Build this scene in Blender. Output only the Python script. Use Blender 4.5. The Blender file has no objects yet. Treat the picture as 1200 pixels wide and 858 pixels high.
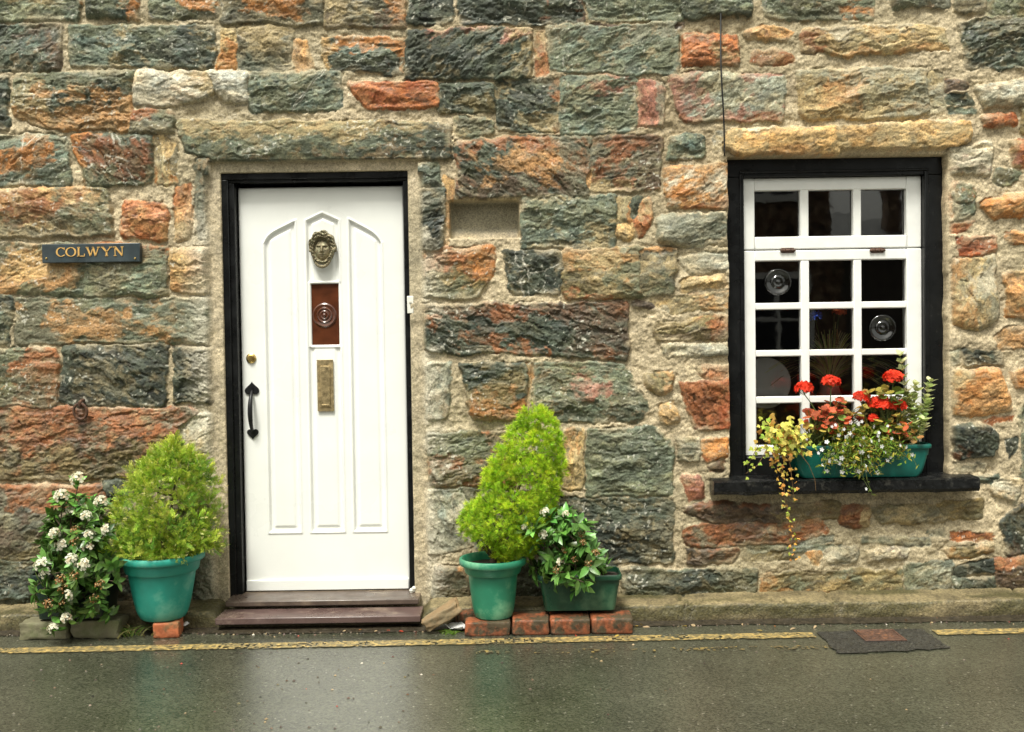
import bpy, math, random
import numpy as np
from mathutils import Vector, Matrix

# ------------------------------------------------------------------ camera, sky, sun, exposure
scene = bpy.context.scene
COL = scene.collection
FPX, PW, PH = 1250.0, 1200.0, 858.0
CAM = np.array([0.0, -5.0, 1.30])
PITCH, ROLL = math.radians(-1.5), math.radians(0.85)
FWD = np.array([0.0, math.cos(PITCH), math.sin(PITCH)])
UP0 = np.array([0.0, -math.sin(PITCH), math.cos(PITCH)])
RT0 = np.array([1.0, 0.0, 0.0])
RT = RT0*math.cos(ROLL) - UP0*math.sin(ROLL)
UP = UP0*math.cos(ROLL) + RT0*math.sin(ROLL)
cd = bpy.data.cameras.new('camera')
cam = bpy.data.objects.new('camera', cd)
COL.objects.link(cam)
cd.sensor_width = 36.0
cd.lens = 36.0*FPX/PW
cd.clip_start = 0.05
cd.clip_end = 500
M = Matrix(((RT[0], UP[0], -FWD[0], CAM[0]), (RT[1], UP[1], -FWD[1], CAM[1]), (RT[2], UP[2], -FWD[2], CAM[2]), (0, 0, 0, 1)))
cam.matrix_world = M
scene.camera = cam

SUN_EL, SUN_AZ = math.radians(63), math.radians(200)      # azimuth measured like the sky's rotation: from +Y towards +X
world = bpy.data.worlds.new('World')
scene.world = world
world.use_nodes = True
nt = world.node_tree
sky = nt.nodes.new('ShaderNodeTexSky')
sky.sky_type = 'NISHITA'
sky.sun_disc = False
sky.sun_elevation = SUN_EL
sky.sun_rotation = SUN_AZ
sky.air_density = 1.0
sky.dust_density = 4.0
sky.ozone_density = 1.0
hs = nt.nodes.new('ShaderNodeHueSaturation')               # cloud cover: the sky loses its blue
hs.inputs['Saturation'].default_value = 0.12
bg = nt.nodes['Background']
bg.inputs['Strength'].default_value = 0.11
nt.links.new(sky.outputs[0], hs.inputs['Color'])
wm = nt.nodes.new('ShaderNodeMix'); wm.data_type = 'RGBA'; wm.blend_type = 'MULTIPLY'; wm.inputs['Factor'].default_value = 1
wm.inputs['B'].default_value = (1.0, 0.99, 0.875, 1)      # the photo's warm white balance
nt.links.new(hs.outputs[0], wm.inputs['A'])
nt.links.new(wm.outputs['Result'], bg.inputs['Color'])
sl = bpy.data.lights.new('sun', 'SUN')
sl.energy = 2.3
sl.angle = math.radians(14)
sl.color = (1.0, 0.98, 0.90)
sun = bpy.data.objects.new('sun', sl)
COL.objects.link(sun)
sd = Vector((math.sin(SUN_AZ)*math.cos(SUN_EL), math.cos(SUN_AZ)*math.cos(SUN_EL), math.sin(SUN_EL)))
sun.rotation_euler = sd.to_track_quat('Z', 'Y').to_euler()
scene.view_settings.view_transform = 'Standard'
scene.view_settings.look = 'None'
scene.view_settings.gamma = 1.0
scene.view_settings.use_curve_mapping = False
scene.view_settings.exposure = 0.95

rng = np.random.default_rng(7)
random.seed(7)

# ------------------------------------------------------------------ helpers
def ray(px, py):
    d = FWD + RT*((px-PW/2)/FPX) - UP*((py-PH/2)/FPX)
    return d
def at(px, py, Y=0.0):
    d = ray(px, py)
    t = (Y-CAM[1])/d[1]
    p = CAM+d*t
    return np.array([p[0], Y, p[2]])
def ground(px, py, Z=0.0):
    d = ray(px, py)
    t = (Z-CAM[2])/d[2]
    return CAM+d*t
def lin(r, g=None, b=None):
    if g is None: r, g, b = r
    f = lambda c: (c/12.92 if c <= 0.04045 else ((c+0.055)/1.055)**2.4)
    return (f(r/255), f(g/255), f(b/255))

ORG = {}
def tag(o, label=None, cat=None, group=None, kind=None):
    if label: o['label'] = label
    if cat: o['category'] = cat
    if group: o['group'] = group
    if kind: o['kind'] = kind
    return o
def thing(name, loc, label, cat, group=None):
    o = bpy.data.objects.new(name, None)
    o.empty_display_size = 0.05
    COL.objects.link(o)
    o.location = tuple(float(v) for v in loc)
    ORG[o] = np.array(loc, float)
    return tag(o, label, cat, group)
def np_mesh(name, V, F, cols=None, smooth=True):
    V = np.asarray(V, np.float32); F = np.asarray(F, np.int32)
    me = bpy.data.meshes.new(name)
    n, k = F.shape
    me.vertices.add(len(V)); me.loops.add(n*k); me.polygons.add(n)
    me.vertices.foreach_set('co', V.ravel())
    me.loops.foreach_set('vertex_index', F.ravel())
    me.polygons.foreach_set('loop_start', np.arange(0, n*k, k, dtype=np.int32))
    try: me.polygons.foreach_set('loop_total', np.full(n, k, np.int32))
    except Exception: pass
    me.polygons.foreach_set('use_smooth', np.full(n, smooth))
    if cols is not None:
        a = me.color_attributes.new('col', 'FLOAT_COLOR', 'POINT')
        c = np.ones((len(V), 4), np.float32); c[:, :3] = cols
        a.data.foreach_set('color', c.ravel())
    me.update(calc_edges=True)
    return me
def link(name, me, mat, parent=None, loc=None):
    """me is in world coordinates; it is moved into the parent's (or its own) origin"""
    org = ORG[parent] if parent is not None else (np.array(loc, float) if loc is not None else np.zeros(3))
    me.transform(Matrix.Translation(Vector(tuple(-org))))
    o = bpy.data.objects.new(name, me)
    if mat is not None: me.materials.append(mat)
    COL.objects.link(o)
    if parent is not None:
        o.parent = parent
    else:
        o.location = tuple(float(v) for v in org)
    ORG[o] = org
    return o
def copy_tree(o, parent=None):
    c = o.copy(); COL.objects.link(c)
    if parent is not None: c.parent = parent
    for ch in list(o.children): copy_tree(ch, c)
    return c

class MB:
    def __init__(s): s.V = []; s.F = []
    def add(s, V, F):
        b = len(s.V)
        s.V += [tuple(map(float, v)) for v in V]
        s.F += [tuple(int(i)+b for i in f) for f in F]
        return s
    def box(s, x0, x1, y0, y1, z0, z1):
        return s.add([(x0,y0,z0),(x1,y0,z0),(x1,y1,z0),(x0,y1,z0),(x0,y0,z1),(x1,y0,z1),(x1,y1,z1),(x0,y1,z1)],
                     [(0,3,2,1),(4,5,6,7),(0,1,5,4),(1,2,6,5),(2,3,7,6),(3,0,4,7)])
    def lathe(s, prof, c, n=48, axis='z', cap=True):
        V = []; F = []
        for (r, h) in prof:
            for i in range(n):
                a = 2*math.pi*i/n
                if axis == 'z': V.append((c[0]+r*math.cos(a), c[1]+r*math.sin(a), c[2]+h))
                else: V.append((c[0]+r*math.cos(a), c[1]-h, c[2]+r*math.sin(a)))
        m = len(prof)
        for j in range(m-1):
            for i in range(n):
                i2 = (i+1) % n
                F.append((j*n+i, j*n+i2, (j+1)*n+i2, (j+1)*n+i))
        if cap:
            F.append(tuple(range(n-1, -1, -1))); F.append(tuple((m-1)*n+i for i in range(n)))
        return s.add(V, F)
    def tube(s, pts, r, n=8, cap=True):
        pts = [np.array(p, float) for p in pts]; m = len(pts)
        rs = [r]*m if not hasattr(r, '__len__') else list(r)
        V = []; F = []
        t = pts[1]-pts[0]
        u = np.cross(t, (0.3, 0.9, 0.2)); u /= np.linalg.norm(u)
        for j in range(m):
            t = pts[min(j+1, m-1)]-pts[max(j-1, 0)]; t = t/(np.linalg.norm(t)+1e-9)
            u = u-t*np.dot(u, t); u /= np.linalg.norm(u)+1e-9
            w = np.cross(t, u)
            for i in range(n):
                a = 2*math.pi*i/n
                V.append(pts[j]+rs[j]*(u*math.cos(a)+w*math.sin(a)))
        for j in range(m-1):
            for i in range(n):
                i2 = (i+1) % n
                F.append((j*n+i, j*n+i2, (j+1)*n+i2, (j+1)*n+i))
        if cap:
            F.append(tuple(range(n-1, -1, -1))); F.append(tuple((m-1)*n+i for i in range(n)))
        return s.add(V, F)
    def prism(s, outline, y0, y1):
        """outline: list of (x,z), counter-clockwise; y0 front, y1 back"""
        n = len(outline)
        V = [(x, y0, z) for x, z in outline]+[(x, y1, z) for x, z in outline]
        F = [tuple(range(n)), tuple(range(2*n-1, n-1, -1))]
        for i in range(n):
            j = (i+1) % n
            F.append((i, i+n, j+n, j))
        return s.add(V, F)
    def build(s, name, mat, parent=None, loc=None, smooth=False, bevel=0.0, seg=2, ang=35):
        me = bpy.data.meshes.new(name)
        me.from_pydata(s.V, [], s.F)
        me.update()
        o = link(name, me, mat, parent, loc)
        if smooth:
            me.polygons.foreach_set('use_smooth', [True]*len(me.polygons))
            try: me.set_sharp_from_angle(angle=math.radians(ang))
            except Exception: pass
        if bevel:
            b = o.modifiers.new('bevel', 'BEVEL'); b.width = bevel; b.segments = seg
            b.limit_method = 'ANGLE'; b.angle_limit = math.radians(40)
            me.polygons.foreach_set('use_smooth', [True]*len(me.polygons))
            try: me.set_sharp_from_angle(angle=math.radians(40))
            except Exception: pass
        return o

# --- hashed value noise
def _h(ix, iz, seed):
    n = (ix.astype(np.int64)*374761393 + iz.astype(np.int64)*668265263 + seed*982451653) & 0xFFFFFFFF
    n = ((n ^ (n >> 13))*1274126177) & 0xFFFFFFFF
    n = ((n ^ (n >> 16))*2246822519) & 0xFFFFFFFF
    return ((n ^ (n >> 15)) & 0xFFFFFF)/float(0xFFFFFF)
def vn(x, z, seed=0):
    x = np.asarray(x, float); z = np.asarray(z, float)
    ix = np.floor(x); iz = np.floor(z)
    fx = x-ix; fz = z-iz
    fx = fx*fx*fx*(fx*(fx*6-15)+10); fz = fz*fz*fz*(fz*(fz*6-15)+10)
    a = _h(ix, iz, seed); b = _h(ix+1, iz, seed); c = _h(ix, iz+1, seed); d = _h(ix+1, iz+1, seed)
    return (a*(1-fx)+b*fx)*(1-fz)+(c*(1-fx)+d*fx)*fz
def fbm(x, z, seed=0, o=4, g=0.5):
    s = 0; a = 1.0; t = 0
    for i in range(o):
        s = s+a*vn(x*(2**i)+i*17.3, z*(2**i)-i*9.1, seed+i*31); t += a; a *= g
    return s/t
def ridge(x, z, seed=0, o=4, g=0.5):
    s = 0; a = 1.0; t = 0
    for i in range(o):
        s = s+a*(1-np.abs(2*vn(x*(2**i)+i*7.3, z*(2**i)-i*3.1, seed+i*31)-1)); t += a; a *= g
    return s/t
def sst(a, b, x):
    t = np.clip((x-a)/(b-a), 0, 1)
    return t*t*(3-2*t)

# ------------------------------------------------------------------ materials (all procedural)
def pm(name, col, rough=0.6, var=0.15, scale=25, bump=0.0, bscale=120, metallic=0.0, spec=0.5, coat=0.0,
       attr=False, col2=None, c2amt=0.5, c2scale=8, rvar=0.15, trans=0.0, bdist=0.002):
    m = bpy.data.materials.new(name); m.use_nodes = True
    t = m.node_tree; N = t.nodes; L = t.links
    p = N['Principled BSDF']
    tc = N.new('ShaderNodeTexCoord')
    n1 = N.new('ShaderNodeTexNoise'); n1.inputs['Scale'].default_value = scale; n1.inputs['Detail'].default_value = 6
    L.new(tc.outputs['Object'], n1.inputs['Vector'])
    if attr:
        src = N.new('ShaderNodeAttribute'); src.attribute_name = 'col'; c = src.outputs['Color']
    else:
        r = N.new('ShaderNodeRGB'); r.outputs[0].default_value = (*col, 1); c = r.outputs[0]
    if col2 is not None:
        n2 = N.new('ShaderNodeTexNoise'); n2.inputs['Scale'].default_value = c2scale; n2.inputs['Detail'].default_value = 7
        n2.inputs['Roughness'].default_value = 0.65
        L.new(tc.outputs['Object'], n2.inputs['Vector'])
        rp = N.new('ShaderNodeValToRGB')
        rp.color_ramp.elements[0].position = 0.62-0.3*c2amt; rp.color_ramp.elements[1].position = 0.76-0.3*c2amt
        L.new(n2.outputs['Fac'], rp.inputs[0])
        mx = N.new('ShaderNodeMix'); mx.data_type = 'RGBA'
        L.new(rp.outputs[0], mx.inputs['Factor']); L.new(c, mx.inputs['A']); mx.inputs['B'].default_value = (*col2, 1)
        c = mx.outputs['Result']
    mr = N.new('ShaderNodeMapRange'); mr.inputs['From Min'].default_value = 0.3; mr.inputs['From Max'].default_value = 0.7
    mr.inputs['To Min'].default_value = 1-var; mr.inputs['To Max'].default_value = 1+var
    L.new(n1.outputs['Fac'], mr.inputs['Value'])
    ml = N.new('ShaderNodeVectorMath'); ml.operation = 'SCALE'
    L.new(c, ml.inputs[0]); L.new(mr.outputs[0], ml.inputs['Scale'])
    L.new(ml.outputs[0], p.inputs['Base Color'])
    rr = N.new('ShaderNodeMapRange'); rr.inputs['From Min'].default_value = 0.3; rr.inputs['From Max'].default_value = 0.7
    rr.inputs['To Min'].default_value = max(0.02, rough-rvar); rr.inputs['To Max'].default_value = min(1, rough+rvar)
    n4 = N.new('ShaderNodeTexNoise'); n4.inputs['Scale'].default_value = scale*0.6; n4.inputs['Detail'].default_value = 5
    L.new(tc.outputs['Object'], n4.inputs['Vector']); L.new(n4.outputs['Fac'], rr.inputs['Value'])
    L.new(rr.outputs[0], p.inputs['Roughness'])
    p.inputs['Metallic'].default_value = metallic
    p.inputs['Specular IOR Level'].default_value = spec
    p.inputs['Coat Weight'].default_value = coat
    p.inputs['Coat Roughness'].default_value = 0.2
    if bump:
        n3 = N.new('ShaderNodeTexNoise'); n3.inputs['Scale'].default_value = bscale; n3.inputs['Detail'].default_value = 5
        L.new(tc.outputs['Object'], n3.inputs['Vector'])
        b = N.new('ShaderNodeBump'); b.inputs['Strength'].default_value = bump; b.inputs['Distance'].default_value = bdist
        L.new(n3.outputs['Fac'], b.inputs['Height']); L.new(b.outputs[0], p.inputs['Normal'])
    if trans:
        tr = N.new('ShaderNodeBsdfTranslucent'); L.new(ml.outputs[0], tr.inputs['Color'])
        ms = N.new('ShaderNodeMixShader'); ms.inputs[0].default_value = trans
        L.new(p.outputs[0], ms.inputs[1]); L.new(tr.outputs[0], ms.inputs[2])
        L.new(ms.outputs[0], N['Material Output'].inputs['Surface'])
    return m
def glass_mat(name, ior=1.6, tint=(1, 1, 1), rough=0.02, wob=0.15):
    m = bpy.data.materials.new(name); m.use_nodes = True
    t = m.node_tree; N = t.nodes; L = t.links
    N.remove(N['Principled BSDF'])
    tr = N.new('ShaderNodeBsdfTransparent'); tr.inputs[0].default_value = (*tint, 1)
    gl = N.new('ShaderNodeBsdfGlossy'); gl.inputs['Roughness'].default_value = rough
    fr = N.new('ShaderNodeFresnel'); fr.inputs['IOR'].default_value = ior
    tc = N.new('ShaderNodeTexCoord')
    no = N.new('ShaderNodeTexNoise'); no.inputs['Scale'].default_value = 9
    L.new(tc.outputs['Object'], no.inputs['Vector'])
    b = N.new('ShaderNodeBump'); b.inputs['Strength'].default_value = wob; b.inputs['Distance'].default_value = 0.004
    L.new(no.outputs['Fac'], b.inputs['Height'])
    L.new(b.outputs[0], gl.inputs['Normal'])
    ms = N.new('ShaderNodeMixShader')
    L.new(fr.outputs[0], ms.inputs[0]); L.new(tr.outputs[0], ms.inputs[1]); L.new(gl.outputs[0], ms.inputs[2])
    L.new(ms.outputs[0], N['Material Output'].inputs['Surface'])
    return m
# ------------------------------------------------------------------ the cottage wall: every stone placed where the photo has it
PAL = {k: np.array(lin(v))*0.84 for k, v in dict(
    G=(114, 117, 92), B=(108, 116, 98), D=(58, 62, 52), M=(120, 115, 93), N=(84, 90, 74), T=(174, 154, 112), O=(190, 126, 68),
    R=(134, 84, 52), P=(184, 174, 148), W=(214, 204, 178), K=(168, 116, 96), V=(126, 112, 76), C=(166, 106, 66),
    E=(186, 140, 90), U=(94, 78, 62), Y=(198, 162, 108), S=(148, 146, 124), X=(156, 84, 48)).items()}
MORTAR = np.array(lin(186, 170, 139))*0.86
# box or polygon in photo pixels | base colour | stains: colour, share, side (t b l r c, - anywhere) | strata angle | vein
STONES = """
-40 -30 93 24|G|T.45t O.1r|0
103 -30 164 22|N|G.4- O.35r|0
175 -30 256 24|G|D.4b O.2c|0
260 -30 380 30|M|T.5t O.3c|0
380 -30 475 34|M|T.5l O.3r U.3b|0
478 -30 530 26|D|N.3-|0
-40 29 73 85|N|D.5l U.3r|-30
84 29 251 80|B|G.4t D.4r T.12-|8
258 33 278 80|T|O.6b|0
280 32 343 83|M|T.45t N.4b|0
347 49 366 84|E|Y.4-|80
380 44 472 86|N|O.35t Y.2l D.4b O.2r|0
476 34 622 94|N|D.55l K.2t T.15r|-35
626 36 640 92|C|T.5-|85
640 29 793 86|B|G.45- S.3t|-20
800 40 868 80|C|R.4t T.2-|0
-40 93 12 152|N|D.4b|0
17 88 155 84 155 152 54 152 15 138|N|T.35l E.62b G.4t|0
158 84 250 83 255 112 205 127 158 125|W|P.4- T.25r D.15b|0
240 82 290 84 292 123 262 120|W|P.3-|0
292 86 403 130|B|G.4- S.2t|-5|v
408 98 512 96 514 127 430 130|C|X.4- G.15b|0
514 98 580 97 580 130 512 133|N|V.4-|0
580 95 655 155|N|D.4- T.2- C.15r|20
657 90 746 156|B|G.4- K.2t|-10
747 95 778 97 777 148 747 147|K|S.4r|80
780 85 917 88 918 142 800 142|S|K.6- R.2b|-25
150 129 206 155|M|C.35- G.4r|0
207 136 225 130 400 133 475 142 528 142 530 188 478 191 250 190 215 178|G|T.55t N.5b D.3r|3
-40 158 80 217|B|O.3c N.4b|-20|v
84 158 180 158 180 217 100 219|N|R.5c O.3l G.4b|45|v
178 158 206 158 212 215 182 217|T|M.4r O.2-|80
208 216 226 282|E|C.5t T.4b|85
228 188 250 186 253 282 232 278|N|D.4b M.4t|85
-40 223 130 220 133 277 -40 277|T|E.45t R.25c M.5b G.3r|20
143 237 196 280|C|E.3-|0
-40 284 98 345|G|E.4c Y.2c M.3t|-12
101 285 196 347|G|C.3t M.5-|0
200 290 246 344|Y|E.5- P.25r|10
-40 347 14 402|N|D.4-|0
18 350 248 350 250 402 22 404|G|M.4l E.35c B.4r|4
-40 410 68 476|G|C.5r E.3l M.4b|0
73 405 196 475|D|N.35- M.12c|30
204 405 252 472|D|N.4-|30
-40 478 200 476 240 482 215 520 195 560 -40 564|U|C.65t R.3r V.5b M.3-|-6
195 490 250 485 256 560 214 560|P|S.5- T.3-|-40
-40 570 128 568 130 655 -40 655|M|C.35t U.4- V.3b|-18
122 564 150 592|N|D.4-|0
133 596 260 590 262 655 135 655|M|N.4-|0
-40 657 42 655 43 712 -40 714|N|D.4-|0
48 657 225 716|N|M.4-|0
228 655 256 714|D|N.4-|30
537 -30 683 29|N|D.5b V.35t R.12r|10
685 -30 800 24|G|M.4l B.4-|0
795 -30 882 24|G|D.5b N.4-|0
690 27 800 36|U|D.4-|0
530 136 578 158|G|T.4- M.3-|0
534 162 610 160 690 160 690 233 534 232|N|C.4- U.45b E.2c M.3r|35
692 160 776 158 772 226 690 226|M|R.6- U.3- T.25b|-14
683 200 695 222|E|Y.3-|80
785 160 828 183|B|G.4-|0
838 152 850 180|P|T.4-|0
780 195 815 190 852 192 852 246 781 246|E|W.4- O.3- R.25b|-25
483 192 515 218|N|B.4-|0
482 221 520 219 520 298 500 300 486 292|D|N.5-|-30
520 206 533 212 530 238 522 236|E|Y.3-|80
519 238 528 236 526 292 520 290|E|T.5-|85
611 230 722 290|B|G.4- D.25b T.2-|0
724 230 742 262|T|O.4r|80
742 233 752 256|N|D.3-|80
748 236 764 234 762 262 748 282 742 270|C|T.3- R.3r|70
724 262 742 284|Y|T.4-|85
768 255 800 250 850 250 851 288 800 290 770 284|P|N.4c S.5-|-10
793 302 830 297 852 298 851 320 810 322|P|S.4-|-5
800 325 852 322 853 338 798 342|Y|T.5-|-5
760 350 800 344 853 343 853 364 770 366|T|E.4r P.4-|-8
745 352 768 358 766 364 742 362|U|R.3-|-5
765 380 853 370 853 398 770 400|V|C.35r U.5b T.3-|-12
775 405 853 402 855 417 780 420|P|S.5-|-6
490 292 580 292 580 322 560 350 492 348|V|C.55t O.3r G.4b|-10
590 294 657 295 658 345 600 346|D|N.4-|35|v
660 292 755 290 758 350 662 352|V|E.5t T.4- G.4r C.2b|5
740 292 795 290 790 345 745 350|M|T.4- E.2t G.4b|0
495 357 737 355 738 420 497 412|N|R.35t C.25- D.4- U.3r|20
497 425 528 425 524 490 500 490|S|N.4- P.3-|85
540 427 617 426 616 490 552 492|N|O.5b D.3t V.3c|0
618 428 622 470|E|T.4-|85
625 425 730 424 760 478 752 494 628 492|G|M.5- K.08c N.4b|8
755 438 788 437 786 462 760 461|V|E.4-|40
795 449 852 446 854 502 815 503|R|C.4- X.3r|60
815 432 855 428 855 446 820 447|C|R.4- V.3l|-5
772 474 786 473 795 490 784 500 774 496|Y|W.4-|40
500 507 605 504 605 570 502 570|G|R.5b C.4r M.3-|-14
604 500 660 560|M|T.5-|0
660 500 684 575|T|E.4- M.4-|85
688 502 770 500 787 520 788 582 688 583|G|B.4- N.25c|0
790 512 822 512 820 540 794 540|M|P.4-|0
820 515 852 512 852 534 826 540|O|E.4- X.3b|0
800 558 822 557 823 585 804 586|K|R.5-|-5
832 540 850 548|U|R.3-|0
500 576 560 572 552 640 502 650|S|P.5- M.3-|60
555 575 650 650|M|N.4-|0
640 584 788 586 788 660 640 662|D|N.5t M.25r|10
508 662 548 706|U|D.4- O.2t|0
555 660 725 710|N|D.4-|0
728 667 888 666 889 700 730 701|N|D.35c M.4-|4
795 592 985 588 985 608 830 614|U|R.4- V.4r|-2
797 618 960 608 975 622 940 636 805 640|R|U.5- C.35r M.2-|-4
930 634 975 628 976 636 930 640|S|N.3-|-3
980 594 1018 590 1018 618 984 618|U|R.4c T.4r|-20
1020 594 1148 588 1140 616 1080 614 1030 622|V|T.5- M.3-|-10
1095 588 1150 584 1152 606 1095 610|V|M.4-|-10
805 646 865 640 862 660 806 662|U|R.4-|-3
868 650 925 640 930 656 880 658|V|M.5-|-12
870 636 985 640 960 648 875 648|S|G.4-|0
942 645 965 642 960 660 950 660|E|T.4-|40
962 644 1008 640 1004 658 970 660|P|S.4-|-8
1014 645 1065 642 1062 656 1018 658|P|U.3-|-10
1015 628 1090 632 1090 638 1012 636|S|G.3-|3
1088 624 1105 620 1106 630 1092 630|N|G.3-|-10
1112 624 1163 622 1164 632 1112 633|C|E.3-|-2
1100 644 1165 634 1165 646 1120 655|V|E.35- T.3-|-10
893 672 1055 668 1055 697 895 698|V|G.4- E.3l U.25b O.1l|-10
1058 658 1115 656 1112 692 1060 692|S|G.4- N.3-|-20
1116 664 1165 656 1168 670 1118 676|D|N.3-|10
1114 678 1165 674 1166 694 1116 694|N|D.4-|10
1164 654 1235 650 1235 694 1168 694|U|C.4t N.3r|0
895 -30 1023 22|G|M.4- T.3t O.15r|0
1045 -30 1110 10|M|G.4-|0
1118 -30 1155 14|M|T.4-|0
1155 -30 1235 22|G|V.4-|30
1120 26 1150 18 1235 20 1235 82 1130 82|N|B.4- M.4t|-10
870 36 905 31 934 36 925 48 875 46|E|Y.4-|-4
880 72 884 62 910 56 928 64 930 74|T|C.55c R.3c|-5
940 35 1000 28 1105 30 1112 62 1090 72 1000 66 940 70|T|E.4b Y.3- R.15l P.3t|-3
930 85 1010 78 1085 82 1090 132 1070 140 940 138|T|E.35- S.4t S.4r|-8
1085 85 1106 90 1106 132 1085 138|S|T.4-|0
1106 93 1136 96 1132 106 1108 106|U|E.35-|5
1106 110 1140 112 1140 122 1108 122|N|D.3-|5
1108 126 1142 126 1140 133 1110 133|B|N.3-|5
1143 98 1200 94 1235 92 1235 122 1150 124|P|S.5-|-4
1148 133 1188 130 1192 148 1152 152|C|X.4- R.3b|0
1195 125 1235 120 1235 165 1198 155|V|G.4-|0
855 148 990 145 1135 140 1137 165 1105 178 1000 183 860 182 845 172|Y|T.4- E.3b W.25t|-2
1112 172 1160 168 1160 206 1114 206|P|K.15- W.3c M.3-|0
1182 165 1235 160 1235 200 1186 198|C|K.4- T.3l|0
1168 195 1200 205 1180 222 1166 215|G|M.4-|40
1150 238 1190 226 1235 222 1235 252 1160 257|E|O.4- Y.2-|-16
1105 220 1115 222 1115 252 1106 248|C|R.3-|85
1116 216 1143 218 1142 250 1120 258|G|C.25t B.4-|0
1114 262 1142 258 1140 266 1116 272|C|R.4-|-20
1122 278 1168 277 1166 296 1122 298|X|C.4-|0
1178 275 1235 270 1235 286 1182 288|E|C.4-|0
1116 302 1165 300 1168 375 1140 388 1117 380|T|S.5r E.4l P.3-|85
1176 322 1235 312 1235 372 1178 374|E|T.5- O.3b|30
1165 392 1200 382 1235 380 1235 408 1168 408|E|Y.3-|-10
1126 411 1172 410 1174 428 1128 430|D|N.5-|0
1110 414 1124 412 1124 428 1112 430|S|B.3-|0
1114 433 1170 431 1186 484 1116 486|E|O.45- T.3l|-10
1185 434 1235 430 1235 458 1188 456|O|E.4-|0
1115 497 1150 494 1168 505 1164 535 1116 536|D|N.4- R.1-|20
1150 492 1190 490 1188 496 1152 498|C|U.3-|0
1178 515 1190 513 1188 533 1182 540|D|N.3-|80
1196 470 1235 465 1235 560 1196 560|B|G.4-|80
1117 543 1155 540 1152 550 1120 552|M|S.3-|-2
1130 556 1170 555 1172 566 1125 566|N|M.3-|3
1172 610 1196 590 1235 588 1235 648 1180 648|D|U.3- N.3-|70
1160 560 1198 562 1190 590 1162 580|P|S.4-|0
"""
class Stone: pass
def cleave(u, v, su, sv, seed):
    """broken rock face: jittered cells, each a tilted plane; returns height (about -1..1) and a tone per cell"""
    x = u/su+(fbm(u/su*1.3, v/sv*1.3, seed+1, 2)-.5)*.7; y = v/sv+(fbm(u/su*1.3+9, v/sv*1.3, seed+2, 2)-.5)*.7
    ix = np.floor(x); iy = np.floor(y)
    best = np.full(x.shape, 9.0); h = np.zeros(x.shape); t = np.zeros(x.shape)
    for a in (-1, 0, 1):
        for b in (-1, 0, 1):
            cx = ix+a; cy = iy+b
            px = cx+_h(cx, cy, seed+3); py = cy+_h(cx, cy, seed+4)
            dx = x-px; dy = y-py; d = dx*dx+dy*dy
            k = d < best
            best = np.where(k, d, best)
            hh = (_h(cx, cy, seed+5)-.5)*1.0+dx*(_h(cx, cy, seed+6)-.5)*1.3+dy*(_h(cx, cy, seed+7)-.45)*2.2
            h = np.where(k, hh, h); t = np.where(k, _h(cx, cy, seed+8)*2-1, t)
    return h, t
stones = []
def parse_stones():
    for ln in STONES.strip().split('\n'):
        f = ln.split('|')
        v = [float(a) for a in f[0].split()]
        s = Stone()
        if len(v) == 4:
            x0, y0, x1, y1 = v
            j = lambda: random.uniform(-2.2, 2.2)
            pts = [(x0+j(), y0+j()), (x1+j(), y0+j()), (x1+j(), y1+j()), (x0+j(), y1+j())]
        else:
            pts = [(v[i], v[i+1]) for i in range(0, len(v), 2)]
        P = np.array([at(px, py, 0.0)[[0, 2]] for px, py in pts])
        P = P[::-1]                                  # counter-clockwise in X, Z
        s.P = P
        s.base = f[1].strip()
        s.st = []
        for q in (f[2].split() if len(f) > 2 else []):
            s.st.append((q[0], float(q[1:-1]), q[-1]))
        s.ang = math.radians(-float(f[3])) if len(f) > 3 and f[3].strip() else 0.0
        s.vein = len(f) > 4
        s.lintel = 0
        stones.append(s)
parse_stones()
for s in stones:                                       # the two lintels become parts of their own
    c = s.P.mean(0)
    w = np.ptp(s.P[:, 0])
    if w > 1.0 and c[1] > 2.0: s.lintel = 1 if c[0] < 0 else 2
# beyond the photo the same masonry carries on in rough courses
XL, XR, ZT = -2.56, 2.53, 2.99
def auto_rows(x0, x1, z0, z1, seed):
    r = random.Random(seed)
    z = z0
    while z < z1-0.05:
        h = min(r.uniform(0.16, 0.28), z1-z)
        x = x0
        while x < x1-0.04:
            w = r.uniform(0.18, 0.62)
            if x+w > x1-0.12: w = x1-x
            s = Stone()
            g = 0.014
            jj = lambda: r.uniform(-.009, .009)
            s.P = np.array([(x+g+jj(), z+g+jj()), (x+w-g+jj(), z+g+jj()), (x+w-g+jj(), z+h-g+jj()), (x+g+jj(), z+h-g+jj())])
            s.base = r.choice('GGNNBMMTTVUEDSC')
            s.st = [(r.choice('GMTOECRNDP'), r.uniform(.25, .5), r.choice('tblr--')) for _ in range(2)]
            s.ang = r.uniform(-.3, .3); s.vein = False; s.lintel = 0
            stones.append(s)
            x += w
        z += h
auto_rows(-4.6, XL, 0.10, 3.5, 3)
auto_rows(XR, 4.6, 0.10, 3.5, 5)
auto_rows(XL, XR, ZT, 3.5, 9)

# openings (rectangles in X, Z)
def rect_at(px0, py0, px1, py1, Y):
    a = at(px0, (py0+py1)/2, Y); b = at(px1, (py0+py1)/2, Y)
    c = at((px0+px1)/2, py0, Y); d = at((px0+px1)/2, py1, Y)
    return a[0], b[0], d[2], c[2]
DOOR_IN = rect_at(266, 203, 482, 700, 0.04)            # black frame, outer edge
WIN_IN = rect_at(852, 186, 1104, 562, 0.06)
NICHE = rect_at(527, 235, 608, 279, 0.0)

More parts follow.
